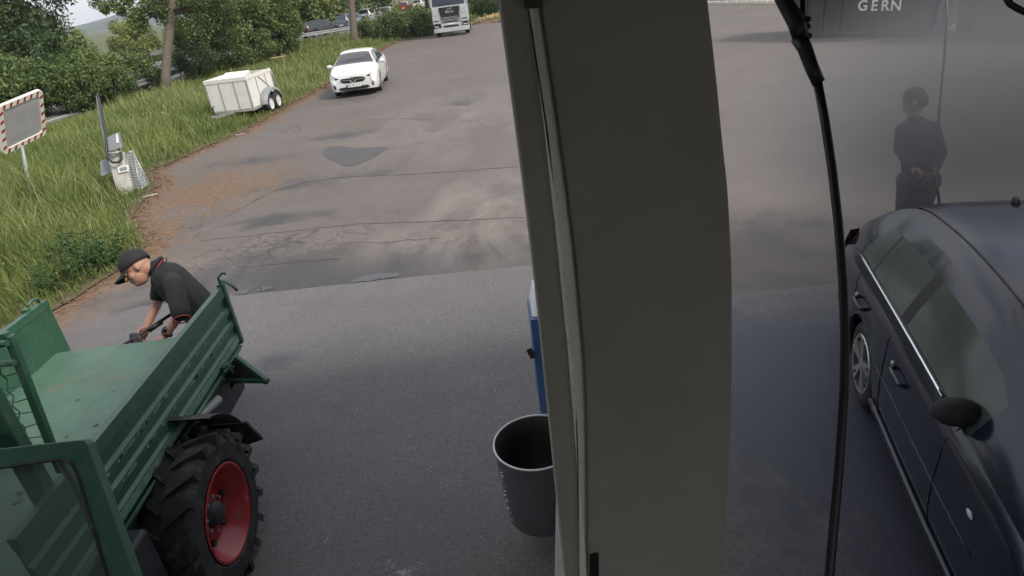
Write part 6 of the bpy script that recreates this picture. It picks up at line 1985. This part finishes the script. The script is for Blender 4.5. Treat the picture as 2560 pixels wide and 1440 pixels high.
# ------------------------------------------------------------------ people
def capsule(mb, a, ra, b, rb, n=12):
    a, b = np.array(a, float), np.array(b, float)
    d_ = b - a
    L_ = np.linalg.norm(d_)
    d_ = d_ / (L_ + 1e-9)
    pts, rad = [], []
    for t_ in (-.999, -.8, -.45):
        pts.append(a + d_ * ra * t_); rad.append(ra * math.sqrt(1 - t_ * t_))
    for t_ in np.linspace(0, 1, 5):
        pts.append(a + d_ * L_ * t_); rad.append(ra + (rb - ra) * t_)
    for t_ in (.45, .8, .999):
        pts.append(b + d_ * rb * t_); rad.append(rb * math.sqrt(1 - t_ * t_))
    mb.tube(pts, rad, n)
def fuse(name, mb, voxel, smooth_it=5, fac=.5):
    """fuse overlapping tapered volumes into one continuous skin"""
    me_ = meshdata(name, mb)
    o_ = bpy.data.objects.new(name, me_)
    C.objects.link(o_)
    md = o_.modifiers.new('r', 'REMESH')
    md.mode = 'VOXEL'
    md.voxel_size = voxel
    md.use_smooth_shade = True
    sm = o_.modifiers.new('s', 'SMOOTH')
    sm.factor = fac
    sm.iterations = smooth_it
    dg = bpy.context.evaluated_depsgraph_get()
    out = bpy.data.meshes.new_from_object(o_.evaluated_get(dg))
    bpy.data.objects.remove(o_)
    out.name = name
    return out
def frame(fwd_, up_):
    f_ = np.array(fwd_, float); f_ /= np.linalg.norm(f_)
    u_ = np.array(up_, float); u_ -= f_ * (u_ @ f_); u_ /= np.linalg.norm(u_)
    return np.stack([f_, np.cross(u_, f_), u_], 1)      # columns: forward, left, up
def head(mb, c, fr_, s=1.0):
    g = lambda x_, y_, z_: np.array(c) + fr_ @ (np.array([x_, y_, z_]) * s)
    mb.ell(g(-.005, 0, .03), np.array([.098, .077, .105]) * s, 18, 12, fr_)
    mb.ell(g(.028, 0, -.035), np.array([.068, .062, .085]) * s, 16, 10, fr_)
    mb.ell(g(.062, 0, -.088), np.array([.030, .032, .025]) * s, 12, 8, fr_)          # chin
    capsule(mb, g(.092, 0, .018), .010 * s, g(.112, 0, -.024), .015 * s)              # nose
    for sg in (-1, 1):
        mb.ell(g(.108, sg * .013, -.028), np.array([.010, .009, .008]) * s, 8, 6, fr_)
        mb.ell(g(.078, sg * .032, .026), np.array([.02, .026, .010]) * s, 8, 6, fr_)  # brow
        mb.ell(g(-.012, sg * .080, -.004), np.array([.020, .012, .033]) * s, 10, 8, fr_)  # ear
        mb.ell(g(.055, sg * .045, -.030), np.array([.028, .022, .03]) * s, 10, 8, fr_)  # cheek
    mb.ell(g(.092, 0, -.052), np.array([.013, .026, .006]) * s, 10, 6, fr_)
    mb.ell(g(.089, 0, -.064), np.array([.013, .022, .007]) * s, 10, 6, fr_)
def eyes(c, fr_, par, s=1.0):
    for sg in (-1, 1):
        q_ = MB(); q_.ell(np.array(c) + fr_ @ (np.array([.088, sg * .032, .006]) * s), np.array([.008, .013, .008]) * s, 10, 8, fr_); obj('eye', q_, 'white_plastic', par, True)
def hand(mb, wrist, tip_dir, palm_n, thumb_side, curl=.9, s=1.0):
    """palm and five bent fingers; palm_n: way the palm faces, thumb_side: unit vector towards the thumb"""
    d_ = np.array(tip_dir, float); d_ /= np.linalg.norm(d_)
    n_ = np.array(palm_n, float); n_ -= d_ * (n_ @ d_); n_ /= np.linalg.norm(n_)
    t_ = np.array(thumb_side, float); t_ -= d_ * (t_ @ d_) + n_ * (t_ @ n_); t_ /= np.linalg.norm(t_)
    W_ = np.array(wrist, float)
    rt = np.stack([d_, t_, n_], 1)
    mb.ell(W_ + d_ * .050 * s, np.array([.055, .043, .019]) * s, 14, 10, rt)
    for k, (off, L_) in enumerate(((.033, .078), (.011, .086), (-.011, .080), (-.032, .062))):
        b0 = W_ + d_ * .088 * s + t_ * off * s
        ang_, p_ = .25, b0
        for fr_, r_ in ((.46, .0105), (.30, .0095), (.24, .0085)):
            ang_ += curl * (.75 if fr_ == .46 else .85)
            nx = p_ + (d_ * math.cos(ang_) + n_ * math.sin(ang_)) * L_ * fr_ * s
            capsule(mb, p_, r_ * s, nx, r_ * .92 * s, 8)
            p_ = nx
    b0 = W_ + d_ * .022 * s + t_ * .034 * s
    b1 = b0 + (t_ * .55 + d_ * .6 + n_ * .45) * .045 * s
    b2 = b1 + (d_ * .6 - t_ * .05 + n_ * .7) * .035 * s
    capsule(mb, b0, .015 * s, b1, .012 * s, 8)
    capsule(mb, b1, .0115 * s, b2, .0095 * s, 8)

# --- man in a black cap bending forward behind the truck bed
J = {k: AT(*v) for k, v in dict(hip=(528, 806, 5.50), belly=(482, 752, 5.46), chest=(425, 698, 5.42), neck=(388, 664, 5.40), head=(345, 672, 5.36), shl=(436, 712, 5.24), shr=(408, 676, 5.62), ell=(452, 782, 5.14), elr=(392, 758, 5.56), wrl=(414, 838, 5.16), wrr=(366, 818, 5.36)).items()}
fwd_m = (AT(300, 735, 5.3) - AT(360, 655, 5.38)); fwd_m /= np.linalg.norm(fwd_m)
up_m = AT(322, 620, 5.36) - AT(352, 705, 5.36)
# the face looks down to the left: forward is at right angles to the crown direction
fr_m = frame(AT(285, 712, 5.30) - J['head'], up_m)
man = thing('person', 'person in black cap and polo shirt bending over a lance behind the truck bed', 'person', (J['hip'][0], J['hip'][1], .03))
side_l = (J['shl'] - J['shr']); side_l /= np.linalg.norm(side_l)
bd = MB()
head(bd, J['head'], fr_m, 1.12)
nb = J['neck']
capsule(bd, nb + (J['head'] - nb) * .75 + np.array([0, 0, -.01]), .060, nb + (J['chest'] - nb) * .25, .068)
capsule(bd, J['chest'], .125, J['belly'], .13); capsule(bd, J['belly'], .13, J['hip'], .14)
capsule(bd, J['shl'], .062, J['shr'], .062)
hl_, hr_ = J['hip'] + side_l * .09, J['hip'] - side_l * .09
ft_l, ft_r = np.array([hl_[0] - .34, hl_[1] + .12, .10]), np.array([hr_[0] - .20, hr_[1] + .16, .10])
for hp_, ft in ((hl_, ft_l), (hr_, ft_r)):
    kn = (hp_ + ft) / 2 + np.array([-.06, -.02, 0])
    capsule(bd, hp_, .09, kn, .062); capsule(bd, kn, .060, ft, .042)
    capsule(bd, ft + [0, 0, -.045], .036, ft + [-.17, -.02, -.055], .030)
for sh, el, wr in (('shl', 'ell', 'wrl'), ('shr', 'elr', 'wrr')):
    capsule(bd, J[sh], .056, J[el], .044); capsule(bd, J[el], .044, J[wr], .029)
# lance axis in the hands
la, lb2 = AT(250, 900, 5.02), AT(440, 778, 5.46)
ld = (lb2 - la) / np.linalg.norm(lb2 - la)
vdn = -UP
hand(bd, J['wrr'], AT(350, 848, 5.34) - J['wrr'], ld * .4 - fw * .6 + RIGHT * .7, -fw, .85, 1.08)
hand(bd, J['wrl'], AT(378, 858, 5.12) - J['wrl'], fw * .4 + vdn * .9, fw * .6 - RIGHT * .2 + UP * .3, .6, 1.08)
body_m = obj('body', fuse('body', bd, .0065, 4), 'skin', man)
eyes(J['head'], fr_m, man, 1.12)
sh_ = MB()
capsule(sh_, J['chest'], .150, J['belly'], .150); capsule(sh_, J['belly'], .150, J['hip'] + (J['belly'] - J['hip']) * .3, .158)
capsule(sh_, J['shl'], .082, J['shr'], .082)
capsule(sh_, nb + (J['chest'] - nb) * .18, .078, J['chest'], .13)
for sh, el, fz in (('shl', 'ell', .98), ('shr', 'elr', .78)):
    capsule(sh_, J[sh], .082, J[sh] + (J[el] - J[sh]) * fz, .068 if sh == 'shr' else .076)
capsule(sh_, J['belly'] + vdn * .05, .12, J['chest'] + vdn * .07 - ld * .0, .11)
shirt = obj('polo_shirt', fuse('polo_shirt', sh_, .009, 6), 'shirt_black', man)
cr_ = MB(); cd_ = (J['head'] - J['chest']); cd_ /= np.linalg.norm(cd_)
cfr = frame(np.cross(side_l, cd_), cd_)
ctr = nb + (J['chest'] - nb) * .06
cr_.tube([ctr + cfr @ np.array([.080 * math.cos(a), .080 * math.sin(a), .012 * math.cos(a)]) for a in np.linspace(0, 2 * math.pi, 22)], .016, 8); obj('collar', cr_, 'shirt_black', shirt, True)
cr_ = MB(); cr_.tube([ctr - cd_ * .035 + cfr @ np.array([.094 * math.cos(a), .094 * math.sin(a), .012 * math.cos(a)]) for a in np.linspace(0, 2 * math.pi, 22)], .004, 6); obj('red_piping', cr_, 'sign_red', shirt, True)
el_d = J['ell'] - J['shl']; el_d /= np.linalg.norm(el_d)
cu = frame(np.cross(el_d, [0, 0, 1.0]), el_d)
cr_ = MB(); cr_.tube([J['shl'] + (J['ell'] - J['shl']) * 1.0 + el_d * .06 + cu @ np.array([.064 * math.cos(a), .064 * math.sin(a), 0]) for a in np.linspace(0, 2 * math.pi, 20)], .005, 6); obj('red_piping', cr_, 'sign_red', shirt, True)
trs = MB()
for hp_, ft in ((hl_, ft_l), (hr_, ft_r)):
    kn = (hp_ + ft) / 2 + np.array([-.06, -.02, 0])
    capsule(trs, hp_, .112, kn, .082); capsule(trs, kn, .082, ft + [0, 0, .02], .066)
capsule(trs, hl_, .125, hr_, .125)
obj('trousers', fuse('trousers', trs, .010, 5), 'trousers', man)
for ft in (ft_l, ft_r):
    q = MB(); capsule(q, ft + [.03, 0, -.035], .040, ft + [-.17, -.02, -.04], .034); obj('shoe', fuse('shoe', q, .008, 4), 'leather', man)
cp = MB()
g = lambda x_, y_, z_: J['head'] + fr_m @ (np.array([x_, y_, z_]) * 1.12)
cp.ell(g(-.006, 0, .048), np.array([.116, .096, .105]) * 1.12, 24, 16, fr_m)
bmn = meshdata('cap', cp, True)
bb_ = bmesh.new(); bb_.from_mesh(bmn)
inv = np.linalg.inv(fr_m)
dele = [v for v in bb_.verts if (inv @ (np.array(v.co) - J['head']))[2] < .012 + .10 * max(0, -(inv @ (np.array(v.co) - J['head']))[0]) * -.2]
bmesh.ops.delete(bb_, geom=dele, context='VERTS'); bb_.to_mesh(bmn); bb_.free()
cap = obj('cap', bmn, 'shirt_black', man)
sd2 = cap.modifiers.new('thick', 'SOLIDIFY'); sd2.thickness = .004
br = MB(); top_l, bot_l = [], []
for a in np.linspace(-75, 75, 13):
    a = R(a)
    top_l.append(g(.085 * math.cos(a) + .012, .088 * math.sin(a), .030)); bot_l.append(g(.065 + .125 * math.cos(a) ** .8, .080 * math.sin(a) ** 1, .008 - .02 * abs(math.sin(a))))
n0 = len(top_l)
dn_ = fr_m @ np.array([0, 0, -.006])
br.add(top_l + bot_l + [p + dn_ for p in top_l] + [p + dn_ for p in bot_l], [(i_, i_ + 1, n0 + i_ + 1, n0 + i_) for i_ in range(n0 - 1)] + [(2 * n0 + i_, 3 * n0 + i_, 3 * n0 + i_ + 1, 2 * n0 + i_ + 1) for i_ in range(n0 - 1)] + [(n0 + i_, n0 + i_ + 1, 3 * n0 + i_ + 1, 3 * n0 + i_) for i_ in range(n0 - 1)])
obj('cap_brim', br, 'shirt_black', cap, True)
q = MB(); q.ell(g(-.006, 0, .150), np.array([.010, .010, .006]), 10, 6, fr_m); obj('cap_button', q, 'shirt_black', cap, True)
wd_ = (J['wrl'] - J['ell']); wd_ /= np.linalg.norm(wd_)
wfr = frame(np.cross(wd_, [0, 0, 1.0]), wd_)
wp = J['wrl'] - wd_ * .02
q = MB(); q.tube([wp + wfr @ np.array([.036 * math.cos(a), .036 * math.sin(a), 0]) for a in np.linspace(0, 2 * math.pi, 20)], .012, 8)
q2 = MB(); q.ell(wp + UP * .030 - fw * .022, (.026, .026, .026), 12, 8)
obj('wrist_watch', q, 'black_plastic', man, True)
# the spray lance he holds (a thing of its own)
ln_ = thing('spray_lance', 'black spray lance gripped by the person in the cap', 'lance', la)
q = MB(); q.tube([la, la + (lb2 - la) * .5, lb2], [.011, .013, .014], 8); obj('pipe', q, 'black_plastic', ln_, True)
q = MB(); q.tube([AT(372, 826, 5.28), AT(404, 804, 5.36)], .022, 10); obj('handle', q, 'black_plastic', ln_, True)
q = MB(); q.hexa([AT(326, 868, 5.18), AT(362, 872, 5.2), AT(362, 872, 5.26), AT(326, 868, 5.24), AT(322, 832, 5.2), AT(350, 832, 5.22), AT(350, 832, 5.28), AT(322, 832, 5.26)]); obj('guard', q, 'dark_steel', ln_, bevel=.02)
q = MB(); q.tube([AT(345, 846, 5.2), AT(358, 866, 5.2), AT(366, 885, 5.2), AT(372, 930, 5.25)], .010, 8); obj('feed_hose', q, 'black_plastic', ln_, True)

# --- person standing behind the dark car in the spray
PJ = {k: AT(*v) for k, v in dict(head=(2287, 255, 6.50), neck=(2288, 298, 6.52), chest=(2292, 340, 6.52), belly=(2294, 400, 6.54), hip=(2296, 452, 6.58), shl=(2260, 325, 6.56), shr=(2330, 323, 6.48), ell=(2250, 372, 6.66), elr=(2350, 384, 6.40), wrl=(2280, 420, 6.38), wrr=(2336, 424, 6.30)).items()}
ps = thing('person', 'person in dark jacket and jeans standing in the spray behind the dark car', 'person', (PJ['hip'][0], PJ['hip'][1], 0))
frp = frame(AT(2200, 300, 6.75) - PJ['head'], (0, 0, 1.0))
bd = MB()
head(bd, PJ['head'], frp, 1.05)
capsule(bd, PJ['head'] - [0, 0, .06], .058, PJ['neck'] - [0, 0, .05], .064)
capsule(bd, PJ['chest'], .13, PJ['belly'], .12); capsule(bd, PJ['belly'], .12, PJ['hip'], .13); capsule(bd, PJ['shl'], .062, PJ['shr'], .062)
sl_ = PJ['shl'] - PJ['shr']; sl_ /= np.linalg.norm(sl_)
feet = []
for sg in (-1, 1):
    hp_ = PJ['hip'] + sl_ * .09 * sg
    ft = np.array([hp_[0] + sg * .03, hp_[1] + .02, .09])
    kn = (hp_ + ft) / 2 + np.array([-.02, -.03, 0])
    capsule(bd, hp_, .088, kn, .06); capsule(bd, kn, .06, ft, .042); capsule(bd, ft + [0, 0, -.05], .036, ft + [-.08, -.14, -.055], .03)
    feet.append((hp_, kn, ft))
for sh, el, wr in (('shl', 'ell', 'wrl'), ('shr', 'elr', 'wrr')):
    capsule(bd, PJ[sh], .055, PJ[el], .043); capsule(bd, PJ[el], .043, PJ[wr], .029)
hand(bd, PJ['wrr'], AT(2330, 446, 6.25) - PJ['wrr'], -RIGHT, -fw, .8, 1.0)
hand(bd, PJ['wrl'], AT(2312, 432, 6.28) - PJ['wrl'], vdn, -fw, .7, 1.0)
obj('body', fuse('body', bd, .0085, 4), 'skin', ps)
eyes(PJ['head'], frp, ps, 1.05)
jk = MB()
capsule(jk, PJ['chest'], .155, PJ['belly'], .15); capsule(jk, PJ['belly'], .15, PJ['hip'] + [0, 0, .02], .155); capsule(jk, PJ['shl'], .085, PJ['shr'], .085); capsule(jk, PJ['neck'] - [0, 0, .03], .082, PJ['chest'], .13)
for sh, el, wr in (('shl', 'ell', 'wrl'), ('shr', 'elr', 'wrr')):
    capsule(jk, PJ[sh], .080, PJ[el], .064); capsule(jk, PJ[el], .062, PJ[wr], .046)
for sh in ('shl', 'shr'):
    capsule(jk, PJ['neck'] + [0, 0, .0], .055, PJ[sh] - [0, 0, .02], .075)
for k in range(5):                          # folds
    p_ = PJ['belly'] + (PJ['chest'] - PJ['belly']) * (k / 4 - .3)
    capsule(jk, p_ + RIGHT * .11 - fw * .10, .022, p_ - RIGHT * .09 - fw * .13 + np.array([0, 0, .05 * (-1) ** k]), .018)
obj('jacket', fuse('jacket', jk, .011, 5), 'jacket_navy', ps)
jn = MB()
for hp_, kn, ft in feet:
    capsule(jn, hp_, .108, kn, .08); capsule(jn, kn, .08, ft + [0, 0, .02], .066)
capsule(jn, feet[0][0], .12, feet[1][0], .12)
obj('jeans', fuse('jeans', jn, .012, 5), 'jeans', ps)
for hp_, kn, ft in feet:
    q = MB(); capsule(q, ft + [.01, .02, -.045], .042, ft + [-.08, -.14, -.05], .036); obj('shoe', fuse('shoe', q, .009, 3), 'leather', ps)
hr = MB(); gp_ = lambda x_, y_, z_: PJ['head'] + frp @ (np.array([x_, y_, z_]) * 1.05)
hr.ell(gp_(-.018, 0, .048), np.array([.100, .086, .098]) * 1.05, 18, 12, frp); hr.ell(gp_(-.05, 0, -.01), np.array([.066, .080, .075]) * 1.05, 14, 10, frp)
obj('hair', fuse('hair', hr, .008, 2), 'hair', ps)
l2 = thing('wash_lance', 'wash lance with curved hose held by the person in the spray', 'lance', AT(2347, 490, 6.3))
q = MB(); q.tube([AT(2336, 395, 6.32), AT(2330, 420, 6.28), AT(2338, 442, 6.25), AT(2336, 465, 6.26), AT(2344, 478, 6.27), AT(2348, 500, 6.3), AT(2346, 530, 6.3)], .014, 8); obj('hose', q, 'hose_rubber', l2, True)
q = MB(); q.tube([AT(2345, 405, 6.28), AT(2334, 430, 6.24), AT(2300, 470, 6.0)], .010, 8); obj('pipe', q, 'dark_steel', l2, True)

# ------------------------------------------------------------------ spray mist in the right-hand bay
def volume_mat(name, dens, colr, anis=.2):
    m_ = bpy.data.materials.new(name)
    m_.use_nodes = True
    t_ = m_.node_tree
    for n_ in list(t_.nodes):
        t_.nodes.remove(n_)
    o_ = t_.nodes.new('ShaderNodeOutputMaterial')
    v_ = t_.nodes.new('ShaderNodeVolumePrincipled')
    v_.inputs['Color'].default_value = (*colr, 1)
    v_.inputs['Density'].default_value = dens
    v_.inputs['Anisotropy'].default_value = anis
    t_.links.new(v_.outputs['Volume'], o_.inputs['Volume'])
    M[name] = m_
volume_mat('mist_volume', .17, (.34, .345, .37))  # dark scatter colour, put in to dim the view through the spray
mt_ = M['mist_volume'].node_tree             # thins out towards the cloud's edge
tcn = mt_.nodes.new('ShaderNodeTexCoord')
ln1 = mt_.nodes.new('ShaderNodeVectorMath'); ln1.operation = 'LENGTH'
mr1 = mt_.nodes.new('ShaderNodeMapRange'); mr1.interpolation_type = 'SMOOTHSTEP'
mr1.inputs['From Min'].default_value = 1.0; mr1.inputs['From Max'].default_value = .15
mr1.inputs['To Min'].default_value = 0.0; mr1.inputs['To Max'].default_value = 1.0
mt_.links.new(tcn.outputs['Object'], ln1.inputs[0])
mt_.links.new(ln1.outputs['Value'], mr1.inputs['Value'])
mt_.links.new(mr1.outputs['Result'], [n_ for n_ in mt_.nodes if n_.type == 'PRINCIPLED_VOLUME'][0].inputs['Density'])
cmi = AT(2400, 330, 6.4)
q = MB(); q.ell((0, 0, 0), (1, 1, 1), 28, 18)
mist = stuff(obj('spray_mist', q, 'mist_volume', smooth=True))
mist.location = (cmi[0] + .1, 5.75, 1.62)
mist.scale = (3.0, 2.0, 1.58)

# ------------------------------------------------------------------ the summer air between here and the hill
volume_mat('haze_volume', .0003, (.78, .86, .97), .1)
q = MB(); q.box((-2900, -60, -1.2), (2900, 2300, 128)); stuff(obj('haze', q, 'haze_volume'))
